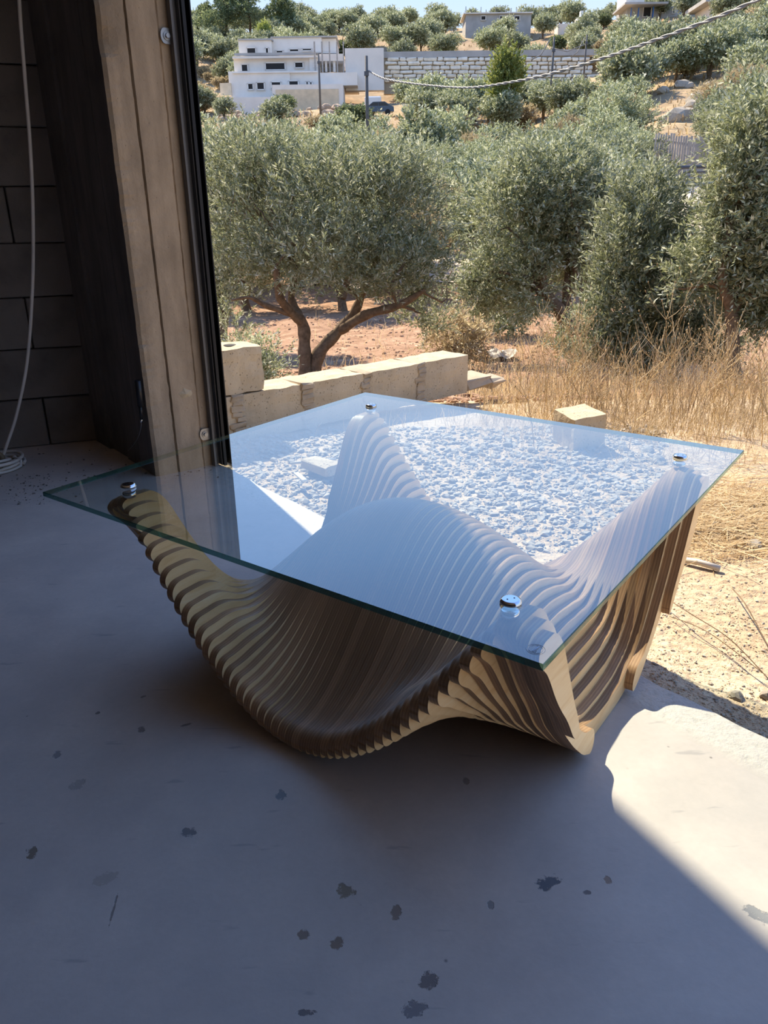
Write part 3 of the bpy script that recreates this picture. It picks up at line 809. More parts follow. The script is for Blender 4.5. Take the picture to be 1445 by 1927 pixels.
b_ = MB(); b_.bbox(((cuts[-1] + .10), TH / 2, -0.02), (0.22, TH * 0.9, 0.07), 0, 0.015, jit=0.012); b_.bbox(((cuts[-1] + .26), TH / 2 - .02, -0.04), (0.15, TH * 0.7, 0.05), 0, 0.015, jit=0.012)
b_.build('broken_footing', M['mortar'], lw)
tag(lw, 'low wall of pale concrete blocks running out from the pillar', 'wall')
# loose block
lp = gnd(1092, 842, -0.04)
block_obj('concrete_block', (float(lp[0]), float(lp[1]) + 0.05, 0.03), (0.155, 0.16, 0.15), 0.25, M['block'], None, 0.005, (0.06, -0.08, 0.35))
tag(bpy.data.objects['concrete_block'], 'loose concrete block standing in the dry grass behind the glass top', 'block')
op = gnd(429, 822, 0.0)
b_ = MB(); b_.tube([(op[0], op[1] + 0.12, -0.03), (op[0], op[1] + 0.12, 0.09)], 0.016, 14); b_.build('pipe_stub', M['orange']); tag(bpy.data.objects['pipe_stub'], 'orange plastic pipe stub sticking up beside the black shutter track', 'pipe')

# ------------------------------------------------------------------ foliage tools
def leaf_quads(c, d, side, l, w):
    """rhombic leaves, centre-line from c along d"""
    l = l[:, None]; w = w[:, None]
    nrm = np.cross(d, side); nrm /= np.linalg.norm(nrm, axis=1)[:, None] + 1e-9
    V = np.stack([c, c + d * l * 0.45 + side * w, c + d * l + nrm * l * 0.06, c + d * l * 0.45 - side * w], 1).reshape(-1, 3)
    Q = np.arange(len(V)).reshape(-1, 4); return V, Q
def unit(a): return a / (np.linalg.norm(a, axis=1)[:, None] + 1e-9)
def sprigs(r, base, dirs, slen, per, ll, lw, droop=0.15):
    """base/dirs (n,3): a stem at each with `per` leaves"""
    n = len(base)
    t = np.tile(np.linspace(0.08, 1.0, per), n)[:, None]
    b = np.repeat(base, per, 0); d = np.repeat(dirs, per, 0); L = np.repeat(slen, per)[:, None]
    pos = b + d * L * t; pos[:, 2] -= droop * (L * t * t)[:, 0]
    rv = unit(r.normal(size=(len(b), 3)))
    lat = unit(np.cross(d, rv)); ld = unit(d * 0.75 + lat * r.uniform(0.4, 1.1, (len(b), 1)))
    side = unit(np.cross(ld, r.normal(size=(len(b), 3))))
    return leaf_quads(pos, ld, side, ll * r.uniform(0.7, 1.25, len(b)), lw * r.uniform(0.7, 1.2, len(b)))
def blob_points(r, blobs, n):
    vol = np.array([b[3] * b[4] * b[5] for b in blobs]) ** 0.75; k = r.choice(len(blobs), n, p=vol / vol.sum())
    B = np.array(blobs)[k]; d = unit(r.normal(size=(n, 3))); rad = r.uniform(0.25, 1.0, (n, 1)) ** 0.55
    return B[:, :3] + d * rad * B[:, 3:6], d
def foliage_mesh(name, seed, blobs, n, slen, per, ll, lw, mats, upright=0.45, droop=0.15):
    r = np.random.default_rng(seed)
    p, d = blob_points(r, blobs, n)
    dirs = unit(d * 0.8 + r.normal(size=(n, 3)) * 0.35 + np.array([0, 0, upright]))
    V, Q = sprigs(r, p - dirs * slen * 0.4, dirs, slen * r.uniform(0.6, 1.3, n), per, ll, lw, droop)
    return npmesh(name, V, Q, mats)
def branch_path(a, b, r, k=6, wig=0.12):
    a, b = np.array(a, float), np.array(b, float); L = np.linalg.norm(b - a); P = []
    o = r.normal(size=3) * wig * L
    for i in range(k + 1):
        t = i / k; P.append(a + (b - a) * t + o * math.sin(math.pi * t) * (0.6 + 0.4 * math.sin(5 * t)) + r.normal(size=3) * wig * L * 0.12 * (0 < i < k))
    return P
def tree_wood(name, seed, stems, blobs, extra=18, tip=0.008):
    """stems: (points, radii); thin branches run from stem ends to crown points"""
    r = np.random.default_rng(seed); b = MB(); ends = []
    for P, R in stems:
        sp = spline(P, 5); rr = np.interp(np.linspace(0, 1, len(sp)), np.linspace(0, 1, len(R)), R)
        rr = rr * (1 + 0.10 * np.sin(np.arange(len(sp)) * 1.7)); b.tube(sp, list(rr), 9)
        for k in range(len(sp) // 2, len(sp), 2): ends.append((np.array(sp[k]), rr[k]))
    pts, _ = blob_points(r, blobs, extra)
    for q in pts:
        j = min(range(len(ends)), key=lambda i: np.linalg.norm(ends[i][0] - q) + r.uniform(0, .5))
        P = branch_path(ends[j][0], q, r); b.tube(P, list(np.linspace(min(ends[j][1] * 0.6, 0.05), tip, len(P))), 5, cap=False)
    return b.mesh(name, M['bark'])

# ---- the near olive trees, each with its own stems and crown
def near_tree(base, label, stems, blobs, seed, n, ll=0.062, lw=0.0085, mat='olive', cat='olive tree', name='olive_tree', slen=0.34, per=18, extra=26, group=None, upright=0.45, droop=0.15):
    root = empty(name, base)
    link('trunk', tree_wood('trunk', seed, stems, blobs, extra), root)
    link('foliage', foliage_mesh('foliage', seed + 1, blobs, n, slen, per, ll, lw, [M[mat]], upright, droop), root)
    tag(root, label, cat, group); return root
def tz(x, y): return terrain(x, y)
def rel(base, px, py, y): return tuple(np.array(at(px, py, y)) - np.array(base))
def blobs_px(base, L):
    out = []
    for (px, py, dy, rx, ry) in L:                 # centre in the photo, depth offset, radii in photo pixels
        D = base[1] + dy; c = np.array(at(px, py, D)); s = D * 0.98 / FPX
        out.append((c[0] - base[0], c[1] - base[1], c[2] - base[2], rx * s, rx * s * 0.85, ry * s))
    return out
# tree 1: twin-stemmed olive just behind the block wall
b1 = at(582, 706, 9.0); b1[2] = tz(b1[0], b1[1]) - 0.02
st = lambda b, L, R: ([rel(b, *q) for q in L], R)
near_tree(tuple(b1), 'grey-green olive tree with two leaning stems just behind the low block wall',
    [st(b1, [(575, 712, 9.0), (573, 660, 9.0), (570, 610, 9.0), (545, 585, 8.9), (525, 555, 8.8), (520, 500, 8.7)], [.085, .075, .07, .055, .045, .03]),
     st(b1, [(572, 625, 9.0), (560, 590, 9.1), (548, 560, 9.2), (556, 515, 9.3), (550, 470, 9.4)], [.055, .055, .045, .035, .025]),
     st(b1, [(590, 712, 9.05), (600, 665, 9.05), (635, 625, 9.1), (668, 585, 9.15), (690, 530, 9.2), (720, 470, 9.2)], [.09, .08, .065, .055, .04, .025]),
     st(b1, [(640, 622, 9.1), (690, 592, 9.0), (750, 575, 8.9), (800, 545, 8.8)], [.06, .055, .045, .025]),
     st(b1, [(545, 590, 8.9), (500, 575, 8.8), (470, 560, 8.7), (435, 565, 8.6)], [.035, .03, .02, .012])],
    blobs_px(b1, [(480, 300, .4, 80, 60), (760, 330, .3, 80, 50), (530, 420, .2, 120, 110), (640, 380, 0, 130, 110), (740, 410, .2, 110, 100), (450, 400, .4, 90, 110), (800, 500, .1, 70, 70), (610, 480, -.3, 140, 70), (450, 510, 0, 65, 50), (730, 500, -.1, 100, 60), (560, 320, .5, 110, 60), (700, 320, .5, 110, 60), (430, 620, .6, 45, 55), (800, 590, .4, 60, 40)]), 11, 3500, upright=0.8)
# tree 2: middle right, dense crown
b2 = at(1062, 612, 11.5); b2[2] = tz(b2[0], b2[1]) - 0.02
near_tree(tuple(b2), 'dense olive tree with dark splayed trunks right of the pale road patch',
    [st(b2, [(1070, 622, 11.5), (1050, 580, 11.4), (1025, 545, 11.3), (1020, 490, 11.3)], [.12, .09, .06, .04]),
     st(b2, [(1075, 622, 11.5), (1066, 570, 11.5), (1068, 520, 11.5), (1075, 440, 11.5)], [.10, .07, .05, .04]),
     st(b2, [(1110, 575, 11.4), (1095, 540, 11.4), (1082, 505, 11.4), (1075, 480, 11.4)], [.06, .06, .05, .04])],
    blobs_px(b2, [(1040, 350, 0, 110, 80), (980, 430, 0, 95, 95), (1080, 420, .2, 110, 90), (1150, 400, .3, 70, 80), (1000, 330, .2, 60, 60), (1070, 300, .3, 50, 45), (930, 520, .2, 60, 60), (1120, 500, .3, 80, 60), (1000, 540, -.3, 45, 60), (900, 550, .3, 50, 50)]), 21, 3900, ll=0.07, lw=0.011)
# tree 3: large olive on the right edge
b3 = at(1385, 700, 7.0); b3[2] = tz(b3[0], b3[1]) - 0.02
near_tree(tuple(b3), 'tall olive tree with a crooked trunk cut by the right edge of the view',
    [st(b3, [(1380, 712, 7.0), (1378, 640, 7.0), (1375, 580, 7.0), (1360, 530, 7.0), (1368, 450, 7.0), (1400, 350, 7.0)], [.075, .06, .055, .045, .035, .025]),
     st(b3, [(1378, 590, 7.0), (1400, 555, 7.0), (1425, 560, 6.9)], [.04, .035, .02])],
    blobs_px(b3, [(1410, 300, 0, 62, 100), (1390, 410, .2, 72, 85), (1440, 420, 0, 100, 120), (1470, 260, .2, 100, 100), (1315, 510, .2, 60, 50), (1420, 220, .5, 60, 60), (1440, 560, .2, 70, 70), (1500, 500, 0, 100, 120)]), 31, 3600, ll=0.058, lw=0.0085)
# bushy olive shoots between tree 2 and tree 3
b4 = at(1215, 690, 8.0); b4[2] = tz(b4[0], b4[1]) - 0.02
near_tree(tuple(b4), 'low bushy olive growth with many shoots between the two right-hand olive trees',
    [st(b4, [(1215, 712, 8), (1200, 620, 8), (1190, 540, 8)], [.04, .03, .02]), st(b4, [(1225, 712, 8), (1260, 620, 8), (1280, 540, 8)], [.04, .03, .02])],
    blobs_px(b4, [(1220, 400, .3, 80, 70), (1180, 470, 0, 70, 60), (1270, 485, .2, 65, 60), (1180, 570, 0, 90, 60), (1270, 580, 0, 80, 70), (1120, 640, 0, 80, 50), (1220, 655, -.1, 100, 50), (1330, 640, 0, 70, 45), (1200, 370, .5, 45, 35)]), 41, 2900, ll=0.06, lw=0.009, upright=0.8)
# olive behind tree 1 at left, partly behind the frame
b5 = at(415, 640, 14.0); b5[2] = tz(b5[0], b5[1])
near_tree(tuple(b5), 'pale olive tree partly hidden behind the black shutter track',
    [st(b5, [(415, 650, 14), (420, 590, 14), (405, 520, 14)], [.11, .08, .05])],
    blobs_px(b5, [(400, 320, 0, 70, 60), (440, 300, .6, 80, 60), (390, 430, 0, 60, 90), (470, 290, .8, 60, 45), (400, 540, 0, 50, 60)]), 51, 1700, ll=0.09, lw=0.015)
# ragged low shrubs on the ground behind the wall
for k, (px, py, y, lab) in enumerate(((455, 668, 7.0, 'thin grey-green shrub between the raised block and the twin olive stems'), (940, 560, 14.5, 'low olive shrub beside the pale road patch'), (850, 610, 10.5, 'drooping dry olive shoots over the red soil'))):
    bb_ = at(px, py, y); bb_[2] = tz(bb_[0], bb_[1])
    s = y / 9.0
    near_tree(tuple(bb_), lab, [([(0, 0, 0), (.05, 0, .25 * s), (0.02, 0, .4 * s)], [.02, .015, .01])], [(0, 0, .38 * s, .34 * s, .3 * s, .34 * s), (.2 * s, 0.1, .3 * s, .25 * s, .2 * s, .25 * s)], 60 + 3 * k, 260, ll=0.06 * s, lw=0.009 * s, cat='shrub', name='shrub', extra=8, mat='olive' if k != 2 else 'oliveb')

# ---- shared meshes for the grove and the hillside
def std_blobs(r, R, H):
    L = []
    for k in range(7):
        w = r.uniform(0, 6.28); q = r.uniform(0.15, 0.62) * R
        L.append((q * math.cos(w), q * math.sin(w), H * r.uniform(0.45, 0.78), R * r.uniform(0.38, 0.6), R * r.uniform(0.38, 0.6), H * r.uniform(0.2, 0.3)))
    L.append((0, 0, H * 0.6, R * 0.7, R * 0.7, H * 0.28)); return L
VAR = {}
def variants(key, cnt, R, H, n, slen, per, ll, lw, mat, seed, upright=0.4):
    out = []
    for k in range(cnt):
        r = np.random.default_rng(seed + k * 10); bl = std_blobs(r, R, H)
        a = r.uniform(0, 6.28); P = [(0, 0, -0.1), (0.1 * math.cos(a), 0.1 * math.sin(a), H * .2), (0.22 * math.cos(a), .22 * math.sin(a), H * 0.42)]
        P2 = [(0, 0, H * .12), (-0.25 * math.cos(a), -.2 * math.sin(a), H * .28), (-0.5 * math.cos(a), -.45 * math.sin(a), H * 0.5)]
        st_ = [(P, [R * .075, R * .06, R * .04]), (P2, [R * .05, R * .045, R * .02])]
        out.append((tree_wood('trunk', seed + k, st_, bl, 8, 0.01), foliage_mesh('foliage', seed + k, bl, n, slen, per, ll, lw, [M[mat]], upright)))
    VAR[key] = out
variants('mid', 4, 1.9, 3.3, 1150, 0.45, 14, 0.13, 0.024, 'olive', 100)
variants('midb', 2, 1.8, 2.9, 950, 0.45, 14, 0.13, 0.024, 'oliveb', 200)
variants('far', 5, 2.0, 3.3, 900, 0.6, 9, 0.22, 0.055, 'olive', 300)
variants('farb', 3, 1.6, 1.9, 600, 0.5, 9, 0.22, 0.055, 'oliveb', 400)
variants('fard', 2, 1.7, 2.6, 800, 0.5, 9, 0.24, 0.06, 'olived', 500)
def put_tree(key, x, y, s, label, group, name='olive_tree', cat='olive tree', zoff=0.0, sz=1.0):
    t_, f_ = random.choice(VAR[key]); root = empty(name, (x, y, tz(x, y) - 0.05 + zoff), random.random() * 6.28)
    root.scale = (s, s, s * sz); link('trunk', t_, root); link('foliage', f_, root)
    tag(root, label, cat, group); return root
BLOCKED = [(385, 700, 55, 222, 112), (640, 1125, 78, 158, 118), (675, 765, 178, 222, 108), (1225, 1350, 235, 345, 33), (1235, 1300, 130, 235, 70), (1160, 1330, -20, 46, 175), (855, 1015, -10, 44, 185), (1060, 1125, 10, 44, 190), (898, 1006, 110, 240, 79)]
def shaded_by(px, py, D, w, h):
    for (x0, x1, y0, y1, d) in BLOCKED:
        if D < d and px + w > x0 and px - w < x1 and py > y0 and py - h < y1: return True
    return False
placed = []
hill = lambda px: 'behind the cream house' if px < 700 else ('above the retaining wall' if px < 1110 else 'by the skyline houses')
where = lambda px: 'below the cream house' if px < 700 else ('below the stone retaining wall' if px < 1110 else 'toward the right-hand skyline houses')
def scatter(key, D0, D1, n, s0, s1, label, group, umin=-0.30, umax=0.60, gap=0.62, cap=999, skip=None, name='olive_tree', cat='olive tree', fat=1.0, sz=1.0):
    c = 0; tries = 0
    while c < n and tries < n * 60:
        tries += 1
        y = math.sqrt(random.uniform(D0 * D0, D1 * D1)); x = y * random.uniform(umin, umax); s = random.uniform(s0, s1)
        if any((x - a) ** 2 + (y - b) ** 2 < ((s + q) * 2.0 * gap) ** 2 for a, b, q in placed): continue
        px, py = proj((x, y, tz(x, y))); w = 1.7 * s * FPX / y; h = 3.1 * s * FPX / y
        if shaded_by(px, py, y, w * 0.9, h * 1.1): continue
        if (114 < y < 127 and 640 < px < 1130) or (110 < y < 134 and 390 < px < 660): continue
        if skip and skip(px, py, y): continue
        wf_ = hill(px) if y > 119 else where(px); lb_ = label.replace('@', wf_); gp_ = group.replace('@', wf_)
        placed.append((x, y, s)); put_tree(key, x, y, s, lb_, gp_, name, cat, sz=sz); c += 1
noroad = lambda px, py, y: (820 < px < 925 and 430 < py < 640 and y < 33) or (py > 520 and px > 600 and y < 17)
for (px, D, s) in ((450, 20, .95), (560, 24, 1.0), (640, 19, .9), (700, 27, 1.1), (770, 22, 1.0), (840, 33, 1.0), (500, 30, 1.1), (610, 34, 1.1), (905, 27, .9), (960, 30, 1.1), (1000, 24, 1.05), (1080, 27, 1.1), (1130, 22, 1.0), (1140, 30, .8), (395, 26, 1.1), (740, 35, 1.2)):
    p = at(px, 400, D); placed.append((p[0], p[1], s))
    k_ = 'midb' if px in (905, 770, 840, 1000) else 'mid'
    put_tree(k_, float(p[0]), float(p[1]), s, 'olive tree in the middle grove ' + where(px), 'olive trees in the middle grove ' + where(px))
scatter('mid', 20, 48, 60, 0.8, 1.2, 'olive tree in the middle grove @', 'olive trees in the middle grove @', -0.26, 0.5, 0.58, skip=noroad)
scatter('midb', 24, 60, 20, 0.6, 1.0, 'brownish bush among the olive trees of the grove', 'brownish bushes in the grove', -0.26, 0.5, 0.5, skip=noroad, name='bush', cat='bush')
scatter('far', 46, 112, 120, 0.9, 1.4, 'olive tree on the lower slope @', 'olive trees on the lower slope @', -0.3, 0.6, 0.52)
scatter('farb', 50, 150, 120, 0.7, 1.3, 'low dry bush on the far slope @', 'low dry bushes on the far slope @', -0.3, 0.6, 0.42, name='bush', cat='bush')
scatter('fard', 90, 205, 46, 0.8, 1.4, 'dark green tree on the far slope, in line @', 'dark green trees on the far slope @', -0.3, 0.6, 0.45, name='evergreen_tree', cat='tree')
scatter('far', 120, 236, 175, 1.1, 1.8, 'olive tree of the hilltop belt, @', 'olive trees on the hilltop @', -0.3, 0.6, 0.48)
for (px, D, s_, k_, lb_) in ((530, 106, 1.05, 'fard', 'dark rounded bush in front of the yellow stone panel of the cream house'), (420, 100, .8, 'far', 'small olive tree on the bank at the left foot of the cream house'), (516, 88, 1.0, 'far', 'round olive bush below the bank under the cream house'),
        (668, 88, 1.1, 'fard', 'dark glossy bush just left of the pole by the parked car'), (598, 86, .9, 'farb', 'brownish bush on the bank below the thin pole'), (385, 112, 1.1, 'far', 'blue-green bush beside the low wall left of the cream house'), (790, 98, .9, 'farb', 'brownish bush right of the parked car'), (455, 84, .9, 'farb', 'low brown bush under the left end of the cream house')):
    p = at(px, 200, D); placed.append((p[0], p[1], s_)); put_tree(k_, float(p[0]), float(D), s_, lb_, None, 'bush', 'bush', sz=.9)
# yellow-green poplar-like tree
variants('lime', 1, 1.3, 5.0, 800, 0.6, 10, 0.17, 0.05, 'lime', 700, 1.2)
p = at(955, 250, 80); put_tree('lime', float(p[0]), 80.0, 1.6, 'upright yellow-green tree standing in front of the stone retaining wall', None, 'poplar_tree', 'tree')
p = at(1272, 140, 80); put_tree('lime', float(p[0]), 80.0, 0.8, 'small bright yellow-green bush on the right-hand slope', None, 'bush', 'bush', sz=.6)
p = at(495, 60, 175); put_tree('lime', float(p[0]), 175.0, 1.3, 'bright lime-green tree on the skyline above the cream house', None, 'tree', 'tree')
# pines on the skyline
def pine(px, top, base, D, label, w):
    p = at(px, base, D); q = at(px, top, D); H_ = q[2] - tz(p[0], D); R = w * D / FPX / 2; r = np.random.default_rng(int(px))
    bl = [(r.uniform(-.5, .5) * R, r.uniform(-.5, .5) * R, H_ * h_, R * (1.05 - 0.5 * h_), R * (1 - .5 * h_), H_ * .10) for h_ in (.42, .52, .62, .72, .82, .92)]
    near_tree((float(p[0]), float(D), tz(p[0], D)), label, [([(0, 0, -.2), (0.2, 0, H_ * .5), (0, 0, H_ * .95)], [.35, .25, .06])], bl, int(px), 750, ll=0.55, lw=0.10, mat='olived', cat='pine tree', name='pine_tree', slen=1.0, per=9, extra=20, upright=0.1)
pine(425, -30, 55, 190, 'dark pine tree on the skyline, leftmost of the three', 75); pine(470, -40, 55, 192, 'largest dark pine tree, middle of the three on the skyline', 80)
pine(532, -5, 55, 190, 'dark pine tree on the skyline, rightmost of the three', 50); pine(385, 8, 60, 195, 'slim pale conifer on the skyline beside the black shutter track', 26)

# ------------------------------------------------------------------ far buildings
def pbox(mb, x0, x1, y0, y1, D, dep, m=0, sink=0.0):
    """box whose front shows between photo pixels x0..x1, y0..y1 at forward distance D"""
    a = at(x0, y1, D); b = at(x1, y0, D)
    if sink: a[2] -= sink
    mb.box(((a[0] + b[0]) / 2, D + dep / 2, (a[2] + b[2]) / 2), (b[0] - a[0], dep, b[2] - a[2]), 0, m)
def openings(parent, L, D, frame=True):
    for (x0, x1, y0, y1) in L:
        b_ = MB()
        a = at(x0, y1, D); b = at(x1, y0, D); cx, cz = (a[0] + b[0]) / 2, (a[2] + b[2]) / 2; w, h = b[0] - a[0], b[2] - a[2]; f = 0.13
        for q in ((cx, cz + h / 2, w + 2 * f, f), (cx, cz - h / 2, w + 2 * f, f), (cx - w / 2, cz, f, h), (cx + w / 2, cz, f, h)): b_.box((q[0], D - 0.06, q[1]), (q[2], 0.16, q[3]))
        o = b_.build('window', M['house'], parent)
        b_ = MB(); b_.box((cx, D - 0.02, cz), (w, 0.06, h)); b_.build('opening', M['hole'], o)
HD = 118.0
hs = empty('house'); tag(hs, 'large unfinished cream stone house of stepped storeys on the far slope', 'house')
def hpart(name, boxes, mat, parent=hs):
    b_ = MB()
    for q in boxes: pbox(b_, *q)
    return b_.build(name, mat, parent)
hpart('ground_storey', [(433, 545, 133, 186, HD, 9), (545, 672, 136, 162, HD + .3, 9), (545, 600, 133, 180, HD + .2, 9)], M['house'])
hpart('retaining_base', [(400, 545, 182, 206, HD - 3, 4, 0, 2), (514, 645, 158, 200, HD - 2.4, 6, 0, 2)], M['house'])
hpart('stone_panel', [(520, 637, 167, 199, HD - 2.5, .1, 0, 1)], M['housey'])
hpart('middle_storey', [(441, 583, 108, 135, HD + 2, 9), (583, 600, 106, 134, HD + 1.6, 9)], M['house'])
hpart('balcony_slab', [(437, 600, 104, 110, HD + 1.3, 9), (598, 645, 101, 115, HD + 2.4, 8), (437, 597, 134, 138, HD - .2, 3)], M['house'])
hpart('parapet', [(441, 595, 98, 105, HD + 1.5, .3)], M['houseg'])
hpart('upper_storey', [(450, 510, 74, 103, HD + 4, 7), (510, 605, 70, 100, HD + 5, 7), (605, 632, 72, 100, HD + 5.4, 7)], M['house'])
hpart('roof_slab', [(448, 512, 72, 76, HD + 3.8, 7), (509, 634, 67, 71, HD + 4.8, 8)], M['houseg'])
hpart('yellow_side_wall', [(415, 434, 156, 180, HD - .5, .4)], M['housey'])
hpart('rear_garage_wall', [(598, 645, 104, 134, HD + 5, 1)], M['houseg'])
openings(hs, [(467, 476, 157, 169), (484, 497, 155, 169), (511, 528, 154, 167), (544, 561, 152, 162), (576, 580, 153, 160), (583, 587, 154, 160)], HD - 0.1)
openings(hs, [(455, 466, 121, 135), (500, 536, 118, 132), (555, 570, 117, 128)], HD + 1.9)
openings(hs, [(465, 481, 90, 101), (500, 505, 90, 101)], HD + 3.9)
openings(hs, [(520, 532, 95, 100), (545, 562, 92, 98), (569, 586, 91, 96)], HD + 4.9)
b_ = MB(); pbox(b_, 627, 631, 114, 135, HD + 2.6, .4); pbox(b_, 612, 615, 114, 135, HD + 2.6, .4); b_.build('column', M['house'], hs)
b_ = MB()
for x in (592, 606, 620, 634, 646): pbox(b_, x, x + .6, 78, 136, HD + 1, .06)
for y in (96, 118, 127): pbox(b_, 588, 650, y, y + .6, HD + 1, .06)
tag(b_.build('scaffolding', M['fence'], hs), kind='stuff')

# stone retaining wall with individually laid blocks
WDp = 122.0
rw = empty('retaining_wall'); tag(rw, 'long retaining wall of cream stone blocks under a grey concrete beam beside the unfinished house', 'retaining wall')
hpart('concrete_beam', [(722, 1125, 92, 109, WDp, 1.2)], M['houseg'], rw); hpart('concrete_wing', [(650, 722, 90, 140, WDp - 1, 1.5, 0, 2)], M['house'], rw)
hpart('backing', [(722, 1110, 104, 147, WDp + .2, 1.2, 0, 2)], M['wgap'], rw)
y = 107.5
for row in range(6):
    hgt = (8.2, 7.4, 8.6, 7.8, 7.4, 8.0)[row]; x = 723 + random.uniform(0, 6)
    while x < 1105:
        w = random.uniform(10, 27)
        b_ = MB(); a = at(x + .4, y + hgt - .8, WDp); b = at(x + w - .9, y + random.uniform(0, .7), WDp)
        b_.bbox(((a[0] + b[0]) / 2, WDp + .15 - random.uniform(0, .12), (a[2] + b[2]) / 2), (b[0] - a[0], .5, b[2] - a[2]), 0, .1, jit=.06); b_.build('stone', M['wstone'], rw)
        x += w
    y += hgt
def far_house(label, parts, wins, D):
    r_ = empty('building'); tag(r_, label, 'building')
    for nm, boxes, mt in parts: hpart(nm, boxes, M[mt], r_)
    openings(r_, wins, D - .1) if wins else None
far_house('unfinished grey concrete house with blue columns on the skyline', [('wall', [(1178, 1290, 4, 44, 182, 8, 0, 3)], 'houseg'), ('roof_slab', [(1176, 1258, 3, 8, 179, 9)], 'houseg'), ('blue_column', [(1186, 1189, 14, 42, 180, .5), (1200, 1203, 14, 36, 180, .5), (1228, 1231, 12, 32, 180, .5)], 'bluepaint'), ('upper_wall', [(1178, 1215, -22, 4, 182.5, 7), (1262, 1292, -20, 5, 182, 7)], 'house')], [(1209, 1226, 12, 32), (1238, 1251, 12, 24), (1265, 1270, 14, 25)], 182)
far_house('pale concrete house at the upper right corner of the skyline', [('wall', [(1336, 1400, 2, 34, 165, 8, 0, 3)], 'house'), ('roof_slab', [(1328, 1405, -6, 3, 163.5, 10)], 'houseg')], [(1344, 1351, 11, 22), (1368, 1382, 4, 15)], 165)
far_house('small low white house between the unfinished houses on the right skyline', [('wall', [(1290, 1322, 14, 30, 196, 8, 0, 3)], 'house'), ('roof_slab', [(1288, 1324, 12, 15, 195.5, 9)], 'houseg')], [(1296, 1301, 18, 24)], 196)
far_house('long grey building shell with rebar stubs on the middle skyline', [('wall', [(876, 1000, 24, 50, 200, 8, 0, 3)], 'houseg'), ('roof_slab', [(872, 1003, 22, 26, 199.5, 9)], 'house'), *[('rebar', [(876 + k * 9.5, 877.2 + k * 9.5, 12 + (k * 5) % 7, 23, 200, .2)], 'rail') for k in range(14)]], [(905, 914, 30, 38), (940, 950, 30, 38), (968, 978, 30, 38)], 200)
far_house('small white tower with a domed lantern on the skyline', [('wall', [(1086, 1103, 32, 50, 196, 3, 0, 3)], 'house'), ('lantern', [(1092, 1098, 20, 33, 197, 1.2)], 'white'), ('side_wall', [(1050, 1088, 44, 52, 196, 4, 0, 3)], 'house')], [], 196)

# poles and the twisted overhead cable
def upole(px, top, base, D, label):
    p = at(px, base, D); q = at(px, top, D); b_ = MB(); z0 = tz(p[0], D) - .2
    r_ = empty('utility_pole', (float(p[0]), D, z0)); b_.tube([(0, 0, 0), (0, 0, q[2] - z0)], [.13, .10], 8); b_.build('shaft', M['pole'], r_)
    b_ = MB(); b_.box((0, -.12, (q[2] - z0) * .86), (.3, .14, .25)); b_.build('clamp', M['rail'], r_); tag(r_, label, 'pole')
    return q
upole(692, 105, 268, 56, 'dark pole rising in front of the parked car, holding the twisted cable')
upole(603, 100, 206, 100, 'thin pole in front of the unfinished cream house'); upole(1036, 70, 178, 80, 'thin pole in front of the stone retaining wall'); upole(1100, 65, 122, 110, 'thin pole at the right end of the retaining wall')
pts = [at(px, py, D) for px, py, D in ((693, 133, 56), (715, 145, 53.5), (740, 152, 51), (800, 160, 46), (880, 165, 40), (960, 155, 36), (1040, 138, 33), (1140, 108, 30), (1240, 73, 27), (1340, 36, 25), (1420, 2, 23.5), (1520, -45, 22))]
sp = spline(pts, 14); b_ = MB(); acc = 0
for ph in (0, math.pi):
    out = []; acc = 0
    for i, p in enumerate(sp):
        if i: acc += (sp[i] - sp[i - 1]).length
        w = acc * 5.2 + ph; out.append(p + Vector((0, math.cos(w), math.sin(w))) * 0.030)
    dense = spline(out, 2); b_.tube(dense, 0.034, 6)
cabm = m_simple('grey_twisted_cable', (0.22, 0.21, 0.20), 0.6); tag(b_.build('overhead_cable', cabm), 'thick twisted overhead cable sagging across the hillside', 'cable')
b_ = MB()
for a, b, D in (((1036, 72), (1000, 112), 80), ((1100, 70), (1075, 108), 110), ((1036, 90), (1100, 84), 95)):
    p, q = at(*a, D), at(*b, D); b_.tube([p, (p * .5 + q * .5) - np.array([0, 0, .5]), q], .05, 5)
tag(b_.build('overhead_wires', cabm), 'thin sagging wires between the poles by the retaining wall', 'wire')

# parked car and white tank
cp = at(708, 211, 107); cr = empty('car', (float(cp[0]), 107, tz(cp[0], 107)), 0.12); tag(cr, 'blue-grey car parked at the foot of the far slope', 'car')
prof = [(-2.1, .35), (-2.15, .8), (-1.7, .95), (-1.1, 1.0), (-.5, 1.45), (1.0, 1.5), (1.75, 1.05), (2.1, .95), (2.15, .4)]
b_ = MB(); n = len(prof); b_.add([(x, -.85, z) for x, z in prof] + [(x, .85, z) for x, z in prof], [tuple(range(n)), tuple(range(2 * n - 1, n - 1, -1))] + [(i, n + i, n + (i + 1) % n, (i + 1) % n) for i in range(n)])
b_.build('body', M['carb'], cr)
b_ = MB(); b_.add([(-1.0, -.87, 1.02), (-.5, -.87, 1.38), (.15, -.87, 1.4), (.15, -.87, 1.02)], [(0, 1, 2, 3)]); b_.add([(.22, -.87, 1.02), (.22, -.87, 1.4), (.95, -.87, 1.42), (1.5, -.87, 1.05)], [(0, 1, 2, 3)]); b_.build('side_window', M['glassd'], cr)
for x in (-1.35, 1.35):
    b_ = MB(); b_.tube([(x, -.9, .33), (x, -.68, .33)], .33, 14); b_.build('wheel', M['tyre'], cr)
tp = at(702, 196, 112); b_ = MB(); b_.bbox((tp[0], 112, tp[2] + .3), (2.2, 1.4, 1.1), 0, .15); b_.tube([(tp[0] - .7, 111.2, tp[2] + .3), (tp[0] - .7, 112.8, tp[2] + .3)], .2, 8)
tag(b_.build('water_tank', M['white']), 'white water tank behind the parked car', 'tank')
